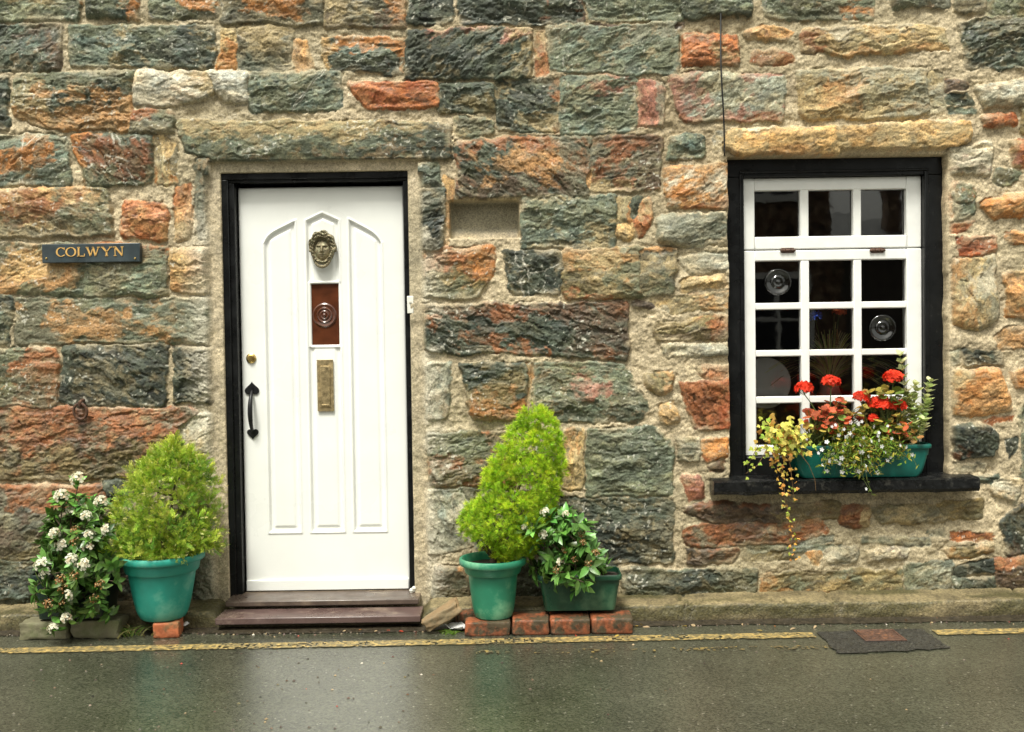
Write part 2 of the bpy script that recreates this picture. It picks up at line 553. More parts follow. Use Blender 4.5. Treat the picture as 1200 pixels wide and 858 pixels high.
def rect_d(X, Z, R, r=0.0):
    cx, cz = (R[0]+R[1])/2, (R[2]+R[3])/2
    qx = np.abs(X-cx)-(R[1]-R[0])/2+r; qz = np.abs(Z-cz)-(R[3]-R[2])/2+r
    return np.hypot(np.maximum(qx, 0), np.maximum(qz, 0))+np.minimum(np.maximum(qx, qz), 0)-r

def build_wall(parent):
    fx = np.arange(-2.60, 2.60, 0.0040)
    xs = np.concatenate([np.arange(-4.6, -2.60, 0.022), fx, np.arange(2.60, 4.61, 0.022)])
    zs = np.concatenate([np.arange(-0.02, 3.02, 0.0040), np.arange(3.02, 3.56, 0.022)])
    X, Z = np.meshgrid(xs, zs)                         # rows: z
    nz, nx = X.shape
    wx = (fbm(X*9, Z*9, 3, 3)-.5)*0.034+(fbm(X*45, Z*45, 5, 3)-.5)*0.014
    wz = (fbm(X*9, Z*9, 13, 3)-.5)*0.034+(fbm(X*45, Z*45, 15, 3)-.5)*0.013
    Xw, Zw = X+wx, Z+wz
    D = np.full(X.shape, -0.06)
    ID = np.full(X.shape, -1, np.int32)
    H = np.zeros(X.shape)
    C = np.zeros(X.shape+(3,))
    ROUGH = np.zeros(X.shape)
    k = 0.010
    for si, s in enumerate(stones):
        P = s.P
        m = 0.05
        i0, i1 = np.searchsorted(xs, [P[:, 0].min()-m, P[:, 0].max()+m])
        j0, j1 = np.searchsorted(zs, [P[:, 1].min()-m, P[:, 1].max()+m])
        if i1-i0 < 2 or j1-j0 < 2: continue
        sl_ = (slice(j0, j1), slice(i0, i1))
        x, z = Xw[sl_], Zw[sl_]
        size = min(np.ptp(P[:, 0]), np.ptp(P[:, 1]))
        kk = min(k, size*0.13)
        acc = np.zeros(x.shape)
        n = len(P)
        for a in range(n):
            p, q = P[a], P[(a+1) % n]
            e = q-p; L = np.hypot(*e)
            if L < 1e-6: continue
            nrm = np.array([-e[1], e[0]])/L
            dd = (x-p[0])*nrm[0]+(z-p[1])*nrm[1]
            acc += np.exp(np.clip(-dd/kk, -60, 60))
        d = -kk*np.log(acc)
        d = d+0.008
        upd = d > D[sl_]
        # relief of this stone's face
        ca, sa = math.cos(s.ang), math.sin(s.ang)
        u = x*ca+z*sa; v = -x*sa+z*ca
        sd_ = si*7+100
        r_ = random.Random(si*13+1)
        amp = {'D': 1.25, 'N': 1.15, 'B': 1.0, 'G': 0.95, 'U': 1.1, 'V': 1.0, 'R': 1.0}.get(s.base, 0.8)*r_.uniform(.75, 1.2)
        if s.lintel: amp *= .6
        cxy = P.mean(0)
        fac = np.full(x.shape, 9.0)
        for t in range(r_.randint(5, 9)):              # broken, faceted face
            fac = np.minimum(fac, r_.uniform(.0, .016)+(x-cxy[0]-r_.uniform(-.15, .15))*r_.uniform(-.17, .17)+(z-cxy[1]-r_.uniform(-.06, .06))*r_.uniform(-.34, .34))
        f1, t1 = cleave(u, v, .105, .050, sd_+51); f2, t2 = cleave(u, v, .040, .019, sd_+57); f3, t3 = cleave(u, v, .017, .009, sd_+63)
        lay = ridge(u*7+fbm(x*14, z*14, sd_+3, 2)*.9, v*26, sd_, 4, .55)
        crag = fbm(x*30, z*42, sd_+5, 4, .6)
        chip = ridge(u*19+3, v*34, sd_+11, 3, .6)
        prot = r_.uniform(.020, .040)*min(1, size/0.12)
        if s.lintel: prot += 0.02
        edge = 1-np.exp(-np.maximum(d, 0)/(0.010+0.004*r_.random()))
        inn = sst(0.0, 0.03, d)
        h = prot*edge+inn*(np.clip(fac, -.02, .02)*.8+amp*(f1*.0075+f2*.0042+f3*.0024+0.0022*(lay-.55)+0.006*(crag-.5)+0.0015*(chip-.6)))
        # colour
        bw = (x-P[:, 0].min())/max(np.ptp(P[:, 0]), .01); bz = (z-P[:, 1].min())/max(np.ptp(P[:, 1]), .01)
        c = np.empty(x.shape+(3,))
        b = PAL[s.base]
        tone = 1+1.15*(fbm(u*20, v*30, sd_+21, 5, .68)-.5)+0.5*(fbm(u*3.5, v*6, sd_+25, 2)-.5)
        c[:] = b
        tone = tone*(1+.22*t1+.26*t2+.26*t3)
        c *= (tone*r_.uniform(.9, 1.1))[..., None]
        # neighbouring minerals drift the hue
        hue = (fbm(u*8, v*17, sd_+27, 4, .62)-.5)*2
        c[..., 0] *= 1+.20*hue; c[..., 2] *= 1-.24*hue
        for (cc, amt, side) in s.st:
            bias = {'t': bz-.5, 'b': .5-bz, 'l': .5-bw, 'r': bw-.5, 'c': .28-np.hypot(bw-.5, bz-.5)*1.1}.get(side, 0)
            sn = r_.randint(0, 999)
            nn = fbm(u*7, v*10, sn, 5, .62)
            nn = nn+(fbm(u*40, v*70, sn+7, 2)-.5)*.16
            val = nn+(bias*.95 if side != '-' else 0)
            lo = np.quantile(val, max(0.02, 1-amt*.92))
            mk = sst(lo-.05, lo+.08, val)*(.42+.45*sst(.3, .6, fbm(u*25, v*40, sn+3, 3)))
            tcol = PAL[cc]*(1+.5*(fbm(u*22, v*40, sn+5, 3)-.5))[..., None]
            c = c*(1-mk[..., None])+tcol*mk[..., None]
        # thin tan weathering and small rust freckles over everything
        f_ = fbm(u*13, v*17, sd_+71, 5, .65); g_ = fbm(u*34, v*52, sd_+73, 3, .6)
        mk = (sst(.52, .68, f_*.65+g_*.35)*.28)[..., None]; c = c*(1-mk)+PAL[r_.choice('TTMVS')]*(.6+.8*g_)[..., None]*mk
        mk = (sst(.60, .70, fbm(u*21+5, v*33, sd_+75, 4, .6))*.20)[..., None]; c = c*(1-mk)+PAL[r_.choice('EUNMTNVG')]*mk
        if s.base in 'NDGB' or r_.random() < .3:       # quartz flecks and pale lichen
            q = fbm(x*75, z*75, sd_+31, 2); q2 = fbm(x*7, z*7, sd_+33, 2)
            mk = (sst(.80, .86, q+.26*(q2-.5)))[..., None]*.55
            c = c*(1-mk)+np.array([.62, .60, .50])*mk
        if s.vein:
            off = (fbm(x*8, z*8, sd_+41, 3)-.5)*.05
            for t in range(3):
                aa = s.ang+r_.choice([.6, -.6, 1.0])+r_.uniform(-.3, .3); ox = r_.uniform(-.12, .12)
                ln = np.abs((x-cxy[0]-ox)*math.sin(aa)-(z-cxy[1])*math.cos(aa)+off)
                mk = (sst(.0036, .0014, ln)*sst(.45, .58, fbm(x*11, z*11, sd_+43+t, 2)))[..., None]*.6
                c = c*(1-mk)+np.array([.60, .57, .48])*mk
        D[sl_] = np.where(upd, d, D[sl_])
        ID[sl_] = np.where(upd, si, ID[sl_])
        H[sl_] = np.where(upd, h, H[sl_])
        C[sl_] = np.where(upd[..., None], c, C[sl_])
    # mortar
    mz = fbm(X*12, Z*12, 71, 4)
    hm = (mz-.5)*0.020+(fbm(X*70, Z*70, 73, 3, .6)-.5)*0.008+(fbm(X*26, Z*30, 74, 3)-.5)*.012
    hm += 0.010*sst(.5, .7, fbm(X*4, Z*4, 75, 2))      # here and there the pointing is smeared up to the stone faces
    cm = MORTAR*(1+.75*(fbm(X*7, Z*9, 77, 5, .6)-.5)+.6*(fbm(X*90, Z*90, 79, 2)-.5))[..., None]
    gr = sst(.42, .62, fbm(X*1.6, Z*2.2, 81, 3))[..., None]
    cm = cm*(1-.35*gr)+np.array(lin(150, 142, 112))*.8*.35*gr
    # darker, browner old pointing high up between the openings, whitish splashes by the door jambs
    old = (np.exp(-((X-.55)/.75)**2)*sst(1.75, 2.25, Z))[..., None]
    cm = cm*(1-.45*old)+np.array(lin(118, 100, 66))*.45*old
    mm = sst(-.0015, .0045, D+(fbm(X*60, Z*60, 83, 3)-.5)*.012+(fbm(X*13, Z*13, 84, 3)-.5)*.018)
    h = np.maximum(H, 0)*mm+hm*(1-mm)+H.clip(None, 0)*mm
    h = np.where(D > 0.004, np.maximum(h, hm*.6-.004), h)
    c = C*mm[..., None]+cm*(1-mm[..., None])
    # thin lime smear over stone edges
    sm = sst(.54, .68, fbm(X*10, Z*14, 85, 4)+.10*np.exp(-np.maximum(D, 0)/.012)-.03)*.6*sst(.05, .0, D)
    c = c*(1-sm[..., None])+cm*1.08*sm[..., None]
    # white lime wash splashed beside the door
    dd = rect_d(X, Z, DOOR_IN)
    ws = sst(.22, .04, dd)*sst(.40, .54, fbm(X*9, Z*7, 87, 4)+.12*(X < -.9))*sst(2.1, 1.8, Z)
    ws = (ws*.75)[..., None]
    c = c*(1-ws)+np.array(lin(206, 198, 176))*.86*ws
    # green algae near the ground, rust streak under the ring
    al = (sst(.42, .06, Z)*sst(.40, .62, fbm(X*5, Z*6, 89, 4))*.45)[..., None]
    c = c*(1-al)+np.array(lin(98, 96, 62))*.75*al
    rp = at(95, 482, 0)
    st = (np.exp(-((X-rp[0]-.004+(fbm(X*4, Z*12, 91, 2)-.5)*.03)/.022)**2)*sst(rp[2]-.26, rp[2]-.03, Z)*(Z < rp[2]+.02)*.75)[..., None]
    c = c*(1-st)+np.array(lin(46, 38, 32))*st
    # openings
    jag = (fbm(X*10, Z*10, 93, 3)-.5)*.026
    reb = sst(.085, .035, dd+jag*.8)                    # mortar fillet round the door frame
    zlim = sst(DOOR_IN[3]+.02, DOOR_IN[3]+.045, Z)      # the lintel keeps its edge
    side = sst(.085, .045, np.abs(X-(DOOR_IN[0]+DOOR_IN[1])/2)-(DOOR_IN[1]-DOOR_IN[0])/2+jag*.5)*(Z < DOOR_IN[3]+.06)
    jm = np.where(Z > DOOR_IN[3]-.01, sst(.055, .045, Z-DOOR_IN[3]+jag*.15)*(np.abs(X-(DOOR_IN[0]+DOOR_IN[1])/2) < (DOOR_IN[1]-DOOR_IN[0])/2+.05), side)
    jm = np.clip(jm, 0, 1)
    h = h*(1-jm)+(-.012+.5*hm)*jm
    jc = cm*.9+.10*np.array([.62, .58, .48])
    c = c*(1-jm[..., None])+jc*jm[..., None]
    wo = rect_d(X, Z, DOOR_IN)
    q = sst(.004, -.006, wo)
    h = h*(1-q)+(-.075)*q
    c = c*(1-q[..., None])+cm*q[..., None]
    ww = rect_d(X, Z, WIN_IN)+jag*.55*(Z < WIN_IN[3]-.02)
    q = sst(.006, -.004, ww)
    fl = sst(.035, .004, ww)*(X > (WIN_IN[0]+WIN_IN[1])/2)*.8          # plastered reveal on the right
    c = c*(1-fl[..., None])+cm*1.05*fl[..., None]
    h = h*(1-fl*.8)+(-.004)*fl*.8
    h = h*(1-q)+(-.115)*q
    c = c*(1-q[..., None])+cm*q[..., None]
    # the blind niche beside the door head
    nd = rect_d(X, Z, NICHE, .01)+jag*.12
    q = sst(.004, -.004, nd)
    h = h*(1-q)+(-.075+.02*sst(NICHE[2]+.06, NICHE[2], Z)+(fbm(X*14, Z*14, 95, 3)-.5)*.004)*q
    nc = np.array(lin(146, 140, 118))*.85*(1+.3*(fbm(X*12, Z*12, 97, 4)-.5))[..., None]
    low = sst(NICHE[2]+.05, NICHE[2]+.01, Z)[..., None]
    nc = nc*(1-low)+cm*low
    c = c*(1-q[..., None])+nc*q[..., None]
    c = np.clip(c, .012, .85)
    V = np.stack([X, -h, Z], -1).reshape(-1, 3)
    col = c.reshape(-1, 3)
    idx = np.arange(nz*nx).reshape(nz, nx)
    F = np.stack([idx[:-1, :-1], idx[:-1, 1:], idx[1:, 1:], idx[1:, :-1]], -1)
    xc = (X[:-1, :-1]+X[1:, 1:])/2; zc = (Z[:-1, :-1]+Z[1:, 1:])/2
    keep = ~((rect_d(xc, zc, DOOR_IN) < -.022) | (rect_d(xc, zc, WIN_IN) < -.03))
    LT = np.array([s.lintel for s in stones]+[0])[ID]
    LT = np.where(D > -.004, LT, 0)
    LTf = LT[:-1, :-1]
    LTf = np.where(jm[:-1, :-1] > .5, 0, LTf)
    def part(sel, name, par):
        f = F[sel].reshape(-1, 4)
        used = np.unique(f); mp = np.full(nz*nx, -1, np.int32); mp[used] = np.arange(len(used))
        return link(name, np_mesh(name, V[used], mp[f], col[used]), WALL_MAT, par)
    w = part(keep & (LTf == 0), 'stone_wall', parent)
    a = part(keep & (LTf == 1), 'lintel', parent)
    b = part(keep & (LTf == 2), 'lintel', parent)
    return w, a, b

def wall_material():
    m = bpy.data.materials.new('damp rubble stone'); m.use_nodes = True
    t = m.node_tree; N = t.nodes; L = t.links; p = N['Principled BSDF']
    a = N.new('ShaderNodeAttribute'); a.attribute_name = 'col'
    tc = N.new('ShaderNodeTexCoord')
    n1 = N.new('ShaderNodeTexNoise'); n1.inputs['Scale'].default_value = 130; n1.inputs['Detail'].default_value = 6; n1.inputs['Roughness'].default_value = .7
    L.new(tc.outputs['Object'], n1.inputs['Vector'])
    mr = N.new('ShaderNodeMapRange'); mr.inputs['From Min'].default_value = .3; mr.inputs['From Max'].default_value = .7
    mr.inputs['To Min'].default_value = .42; mr.inputs['To Max'].default_value = 1.58
    L.new(n1.outputs['Fac'], mr.inputs['Value'])
    sc = N.new('ShaderNodeVectorMath'); sc.operation = 'SCALE'
    L.new(a.outputs['Color'], sc.inputs[0]); L.new(mr.outputs[0], sc.inputs['Scale'])
    L.new(sc.outputs[0], p.inputs['Base Color'])
    n2 = N.new('ShaderNodeTexNoise'); n2.inputs['Scale'].default_value = 9; n2.inputs['Detail'].default_value = 4
    L.new(tc.outputs['Object'], n2.inputs['Vector'])
    r = N.new('ShaderNodeMapRange'); r.inputs['From Min'].default_value = .35; r.inputs['From Max'].default_value = .65
    r.inputs['To Min'].default_value = .48; r.inputs['To Max'].default_value = .85
    L.new(n2.outputs['Fac'], r.inputs['Value']); L.new(r.outputs[0], p.inputs['Roughness'])
    p.inputs['Specular IOR Level'].default_value = .4
    n3 = N.new('ShaderNodeTexNoise'); n3.inputs['Scale'].default_value = 190; n3.inputs['Detail'].default_value = 5; n3.inputs['Roughness'].default_value = .65
    L.new(tc.outputs['Object'], n3.inputs['Vector'])
    b = N.new('ShaderNodeBump'); b.inputs['Strength'].default_value = .6; b.inputs['Distance'].default_value = .0025
    L.new(n3.outputs['Fac'], b.inputs['Height']); L.new(b.outputs[0], p.inputs['Normal'])
    return m
WALL_MAT = wall_material()

house = thing('stone_cottage', (0, 0, 0), 'rubble stone cottage with white front door and black framed window', 'house')
build_wall(house)
# ------------------------------------------------------------------ materials for the rest
WHITE = pm('white gloss paint', (.83, .835, .80), .32, .03, 6, .05, 60, rvar=.08)
WHITE2 = pm('white sash paint', (.82, .82, .785), .42, .05, 14, .25, 90, rvar=.1)
BLACK = pm('black gloss paint', (.007, .0075, .0078), .32, .3, 18, .3, 45, col2=(.04, .038, .034), c2amt=.03, c2scale=40, spec=.22)
SLATE = pm('wet dark slate', (.008, .0084, .0085), .24, .5, 25, 1.0, 50, col2=(.06, .058, .05), c2amt=.16, c2scale=22, spec=.3, bdist=.004)
STEP = pm('purple brown painted step', lin(92, 74, 70), .28, .18, 14, .25, 70, col2=lin(128, 112, 100), c2amt=.22, c2scale=7)
STEP2 = pm('worn brown threshold paint', lin(84, 72, 64), .33, .18, 16, .25, 70, col2=lin(110, 96, 82), c2amt=.3, c2scale=6)
BRASS = pm('tarnished brass', (.46, .36, .20), .52, .25, 60, .3, 150, metallic=1.0)
BRASSB = pm('polished brass', (.72, .52, .20), .25, .15, 60, .1, 150, metallic=1.0)
OLDBR = pm('weathered bronze', (.25, .21, .13), .62, .5, 90, .4, 200, metallic=.5, col2=(.30, .31, .20), c2amt=.35, c2scale=60)
IRON = pm('black iron', (.012, .012, .013), .4, .3, 60, .4, 150, metallic=.3)
RUST = pm('rusty iron', (.085, .042, .026), .7, .5, 70, .6, 150, col2=(.15, .065, .028), c2amt=.3, c2scale=60)
BROWNGL = pm('brown bottle glass', (.085, .024, .009), .12, .3, 18, .25, 30, coat=.6)
PLAST = pm('white plastic', (.74, .73, .66), .4, .03, 10)
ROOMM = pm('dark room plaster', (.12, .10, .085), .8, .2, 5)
GLASS = glass_mat('window glass', 1.95, wob=.05)
BULLS = glass_mat('bullseye glass', 2.0, (.75, .78, .76), .03, .0)

# ------------------------------------------------------------------ ground
def road_material():
    m = bpy.data.materials.new('wet asphalt'); m.use_nodes = True
    t = m.node_tree; N = t.nodes; L = t.links; p = N['Principled BSDF']
    tc = N.new('ShaderNodeTexCoord')
    def noise(sc, det=4, ro=.55):
        n = N.new('ShaderNodeTexNoise'); n.inputs['Scale'].default_value = sc; n.inputs['Detail'].default_value = det
        n.inputs['Roughness'].default_value = ro; L.new(tc.outputs['Object'], n.inputs['Vector']); return n.outputs['Fac']
    def ramp(v, p0, c0, p1, c1):
        r = N.new('ShaderNodeValToRGB'); r.color_ramp.elements[0].position = p0; r.color_ramp.elements[0].color = (*c0, 1)
        r.color_ramp.elements[1].position = p1; r.color_ramp.elements[1].color = (*c1, 1); L.new(v, r.inputs[0]); return r.outputs[0]
    def mix(f, a, b):
        x = N.new('ShaderNodeMix'); x.data_type = 'RGBA'; L.new(f, x.inputs['Factor']); L.new(a, x.inputs['A'])
        if isinstance(b, tuple): x.inputs['B'].default_value = (*b, 1)
        else: L.new(b, x.inputs['B'])
        return x.outputs['Result']
    v = N.new('ShaderNodeTexVoronoi'); v.inputs['Scale'].default_value = 150; L.new(tc.outputs['Object'], v.inputs['Vector'])
    c = ramp(noise(2.2, 5), .3, (.036, .039, .027), .7, (.064, .067, .048))
    sp = N.new('ShaderNodeSeparateColor'); L.new(v.outputs['Color'], sp.inputs[0])
    g = ramp(sp.outputs['Red'], 0.0, (.45, .45, .45), 1.0, (1.7, 1.65, 1.55))
    mm = N.new('ShaderNodeMix'); mm.data_type = 'RGBA'; mm.blend_type = 'MULTIPLY'; mm.inputs['Factor'].default_value = 1
    L.new(c, mm.inputs['A']); L.new(g, mm.inputs['B']); c = mm.outputs['Result']
    fl = ramp(sp.outputs['Green'], .990, (0, 0, 0), .997, (1, 1, 1))
    c = mix(fl, c, (.22, .21, .17))
    L.new(c, p.inputs['Base Color'])
    n5 = noise(1.4, 5, .6)
    rr = N.new('ShaderNodeMapRange'); rr.inputs['From Min'].default_value = .36; rr.inputs['From Max'].default_value = .64
    rr.inputs['To Min'].default_value = .07; rr.inputs['To Max'].default_value = .25
    rr.inputs['From Min'].default_value = .40; rr.inputs['From Max'].default_value = .60
    L.new(n5, rr.inputs['Value']); L.new(rr.outputs[0], p.inputs['Roughness'])
    p.inputs['Specular IOR Level'].default_value = .8
    p.inputs['Coat Weight'].default_value = .45; p.inputs['Coat IOR'].default_value = 1.4; p.inputs['Coat Roughness'].default_value = .30
    ad = N.new('ShaderNodeMath'); ad.operation = 'MULTIPLY_ADD'; ad.inputs[1].default_value = -.8
    L.new(v.outputs['Distance'], ad.inputs[0]); L.new(noise(240, 3), ad.inputs[2])
    b = N.new('ShaderNodeBump'); b.inputs['Strength'].default_value = .38; b.inputs['Distance'].default_value = .002
    L.new(ad.outputs[0], b.inputs['Height']); L.new(b.outputs[0], p.inputs['Normal'])
    return m
ROAD = road_material()
me = np_mesh('road', [(-60, -60, 0), (60, -60, 0), (60, 40, 0), (-60, 40, 0)], [(0, 1, 2, 3)], smooth=False)
tag(link('road', me, ROAD), kind='structure')

STEPX = (at(252, 722, -.25)[0], at(493, 722, -.25)[0])
KERBM = pm('mossy concrete kerb', lin(150, 132, 96), .6, .45, 90, 1.0, 110, attr=True, bdist=.005)
def build_kerb():
    xs = np.arange(-4.6, 4.6, .012)
    prof = [(-.206, -.01), (-.205, .01), (-.204, .025), (-.203, .04), (-.202, .055), (-.201, .068), (-.198, .077), (-.190, .0815), (-.17, .083), (-.14, .084), (-.10, .085), (-.06, .087), (-.02, .089), (.03, .092)]
    n = len(prof)
    X = np.repeat(xs[:, None], n, 1); Y = np.tile(np.array([p[0] for p in prof]), (len(xs), 1)); Z = np.tile(np.array([p[1] for p in prof]), (len(xs), 1))
    dip = sst(STEPX[0]-.05, STEPX[0]+.02, X)*sst(STEPX[1]+.05, STEPX[1]-.02, X)
    Z = np.where(Z > 0, Z*(1-.6*dip), Z)
    S = Y*3+Z*5
    Y = Y+(fbm(X*3, S*.4, 201, 3)-.5)*.022*(Y < -.1)+(fbm(X*25, S*7, 203, 3)-.5)*.011+(fbm(X*70, S*20, 204, 2)-.5)*.008
    Z = Z+((fbm(X*4, S*.5, 205, 3)-.5)*.010+(fbm(X*30, S*8, 207, 3)-.5)*.009+(fbm(X*80, S*30, 208, 2)-.5)*.006)*(Z > 0)
    for jx in (-4.1, -3.2, -2.36, -1.62, .78, 1.46, 2.33, 3.3):
        q = np.exp(-((X-jx-.02*np.sin(S*40))/.006)**2); Z -= .02*q*(Z > 0); Y += .02*q*(Y < -.15)
    base = np.array(lin(142, 128, 94))*.72
    c = base*(1+1.2*(fbm(X*6, S*4, 209, 5)-.5)+.8*(fbm(X*60, S*30, 210, 3)-.5))[..., None]
    moss = (sst(.42, .62, fbm(X*3, S*3, 211, 4)+.22*(Z < .078)-.02)*.85)[..., None]
    c = c*(1-moss)+np.array(lin(84, 80, 44))*.62*moss
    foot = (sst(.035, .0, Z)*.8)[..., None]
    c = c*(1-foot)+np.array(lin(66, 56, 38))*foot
    idx = np.arange(X.size).reshape(X.shape)
    F = np.stack([idx[:-1, :-1], idx[1:, :-1], idx[1:, 1:], idx[:-1, 1:]], -1).reshape(-1, 4)
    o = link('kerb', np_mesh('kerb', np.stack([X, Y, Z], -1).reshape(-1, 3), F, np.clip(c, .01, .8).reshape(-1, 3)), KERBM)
    tag(o, kind='structure')
build_kerb()

def strip(name, p0, p1, w, z, mat, seed, rag=.02, gaps=0.0):
    """a ragged painted band on the road from p0 to p1"""
    L_ = abs(p1[0]-p0[0]); n = int(L_/.006); t = np.linspace(0, 1, n)
    x = p0[0]+(p1[0]-p0[0])*t; y = p0[1]+(p1[1]-p0[1])*t
    j = (fbm(x*18, x*0+.5, seed, 2)*.4+vn(x*85, x*0+.5, seed+1)*.6-.5)*rag*1.6; k = (fbm(x*22, x*0+3.5, seed+3, 2)*.4+vn(x*85, x*0+9.5, seed+1)*.6-.5)*rag*1.6
    m = 12; V = []; F = []
    for q in range(m):
        V.append(np.stack([x, (y-w/2+j)*(1-q/(m-1))+(y+w/2+k)*(q/(m-1)), np.full(n, z)], 1))
    V = np.stack(V, 1)
    idx = np.arange(n*m).reshape(n, m)
    cx = V[..., 0]; cy = V[..., 1]
    wear = fbm(cx*9, cy*12, seed+7, 2)*.5+vn(cx*90, cy*75, seed+9)*.5
    F = np.stack([idx[:-1, :-1], idx[1:, :-1], idx[1:, 1:], idx[:-1, 1:]], -1)
    keep = wear[:-1, :-1] > np.quantile(wear, gaps)
    o = link(name, np_mesh(name, V.reshape(-1, 3), F[keep].reshape(-1, 4), smooth=False), mat)
    return tag(o, kind='structure')
YEL = pm('worn yellow road paint', lin(178, 152, 92), .5, .45, 70, .5, 150, col2=lin(110, 100, 70), c2amt=.75, c2scale=45, bdist=.003)
YEL2 = pm('almost worn off yellow road paint', lin(150, 128, 70), .45, .3, 40, .5, 150, col2=lin(88, 80, 58), c2amt=.85, c2scale=30, bdist=.003)
a = ground(-60, 765.5); b = ground(955, 746); c = ground(1095, 741.5); d = ground(1260, 738.5)
a[0] = -4.6; d[0] = 4.6
LL, LR = ground(0, 763.5), ground(1200, 740)
ly = float((ground(300, 758.5)[1]+ground(800, 749)[1])/2)
LINEY = ly
SLP = (LR[1]-LL[1])/(LR[0]-LL[0])
LY = lambda x: LL[1]+SLP*(x-LL[0])
strip('yellow_line', (-4.6, LY(-4.6)), (b[0], LY(b[0])), .080, .004, YEL, 301, .010, .15)
strip('yellow_line', (c[0], LY(c[0])), (4.6, LY(4.6)), .080, .004, YEL, 303, .010, .15)
ly2 = ly-.145
strip('yellow_line', (ground(540, 760)[0], ly2), (ground(985, 753)[0], ly2), .05, .004, YEL2, 305, .016, .80)

# dark tarmac patch and the rusty cover in it
PATCH = pm('dark coarse tarmac', (.030, .030, .028), .35, .8, 130, 1.0, 130, bdist=.005, col2=(.075, .073, .06), c2amt=.35, c2scale=90)
pts = [ground(*q) for q in [(957, 742), (985, 767), (1114, 761), (1080, 737.5)]]
def ragged_sheet(name, pts, z, mat, seed, amp=.012):
    out = []
    n = len(pts)
    for i in range(n):
        p, q = pts[i], pts[(i+1) % n]
        for t in np.linspace(0, 1, 14, endpoint=False):
            r = p+(q-p)*t
            out.append((r[0]+rng.normal(0, amp), r[1]+rng.normal(0, amp), z))
    mb = MB(); mb.V = out; mb.F = [tuple(range(len(out)))]
    return mb.build(name, mat)
tag(ragged_sheet('tarmac_patch', pts, .0045, PATCH, 5, .006), kind='structure')
cv = ground(1031, 746.5)
cc = [ground(*q) for q in [(1004, 740.5), (1010, 753.5), (1058, 752), (1051, 739)]]
cx0, cx1 = (cc[0][0]+cc[1][0])/2, (cc[2][0]+cc[3][0])/2
cy0, cy1 = (cc[1][1]+cc[2][1])/2, (cc[0][1]+cc[3][1])/2
cov = thing('stopcock_cover', ((cx0+cx1)/2, (cy0+cy1)/2, .004), 'small rusty iron cover set in the dark tarmac patch', 'utility cover')
mb = MB().box(cx0+.012, cx1-.012, cy0+.012, cy1-.012, .004, .0085)
for i in range(5):
    for j in range(4):
        u = cx0+.035+(cx1-cx0-.07)*i/4; v = cy0+.035+(cy1-cy0-.07)*j/3
        mb.box(u-.008, u+.008, v-.006, v+.006, .0080, .0105)
mb.build('plate', RUST, cov, bevel=.002)
mb = MB(); mb.box(cx0, cx1, cy0, cy0+.010, .004, .0095); mb.box(cx0, cx1, cy1-.010, cy1, .004, .0095)
mb.box(cx0, cx0+.010, cy0+.0101, cy1-.0101, .004, .0092); mb.box(cx1-.010, cx1, cy0+.0101, cy1-.0101, .004, .0092)
mb.build('frame', RUST, cov, bevel=.002)

# ------------------------------------------------------------------ door
YF, YL = .035, .085            # front of the black frame, front of the white leaf
xl = (at(281, 300, YL)[0]+at(287, 650, YL)[0])/2; xr = (at(474, 300, YL)[0]+at(479.5, 650, YL)[0])/2
zt = at(377, 219, YL)[2]; zb = at(382, 691.5, YL)[2]
fl_, fr_ = DOOR_IN[0], DOOR_IN[1]
frame = MB()
ft = at(377, 203.5, YF)[2]
frame.box(fl_-.015, xl-.004, YF, .16, .085, zt+.016)
frame.box(xr+.004, fr_+.015, YF, .16, .085, zt+.016)
frame.box(fl_-.015, fr_+.015, YF-.003, .16, zt+.0161, ft+.02)
frame.box(fl_-.015, xl-.030, YF-.012, YF+.002, .088, zt+.030)       # raised outer moulding
frame.box(xr+.026, fr_+.015, YF-.012, YF+.002, .088, zt+.030)
frame.box(fl_-.015, fr_+.015, YF-.013, YF-.001, zt+.0301, ft+.012)
frame.build('door_frame', BLACK, house, bevel=.004)
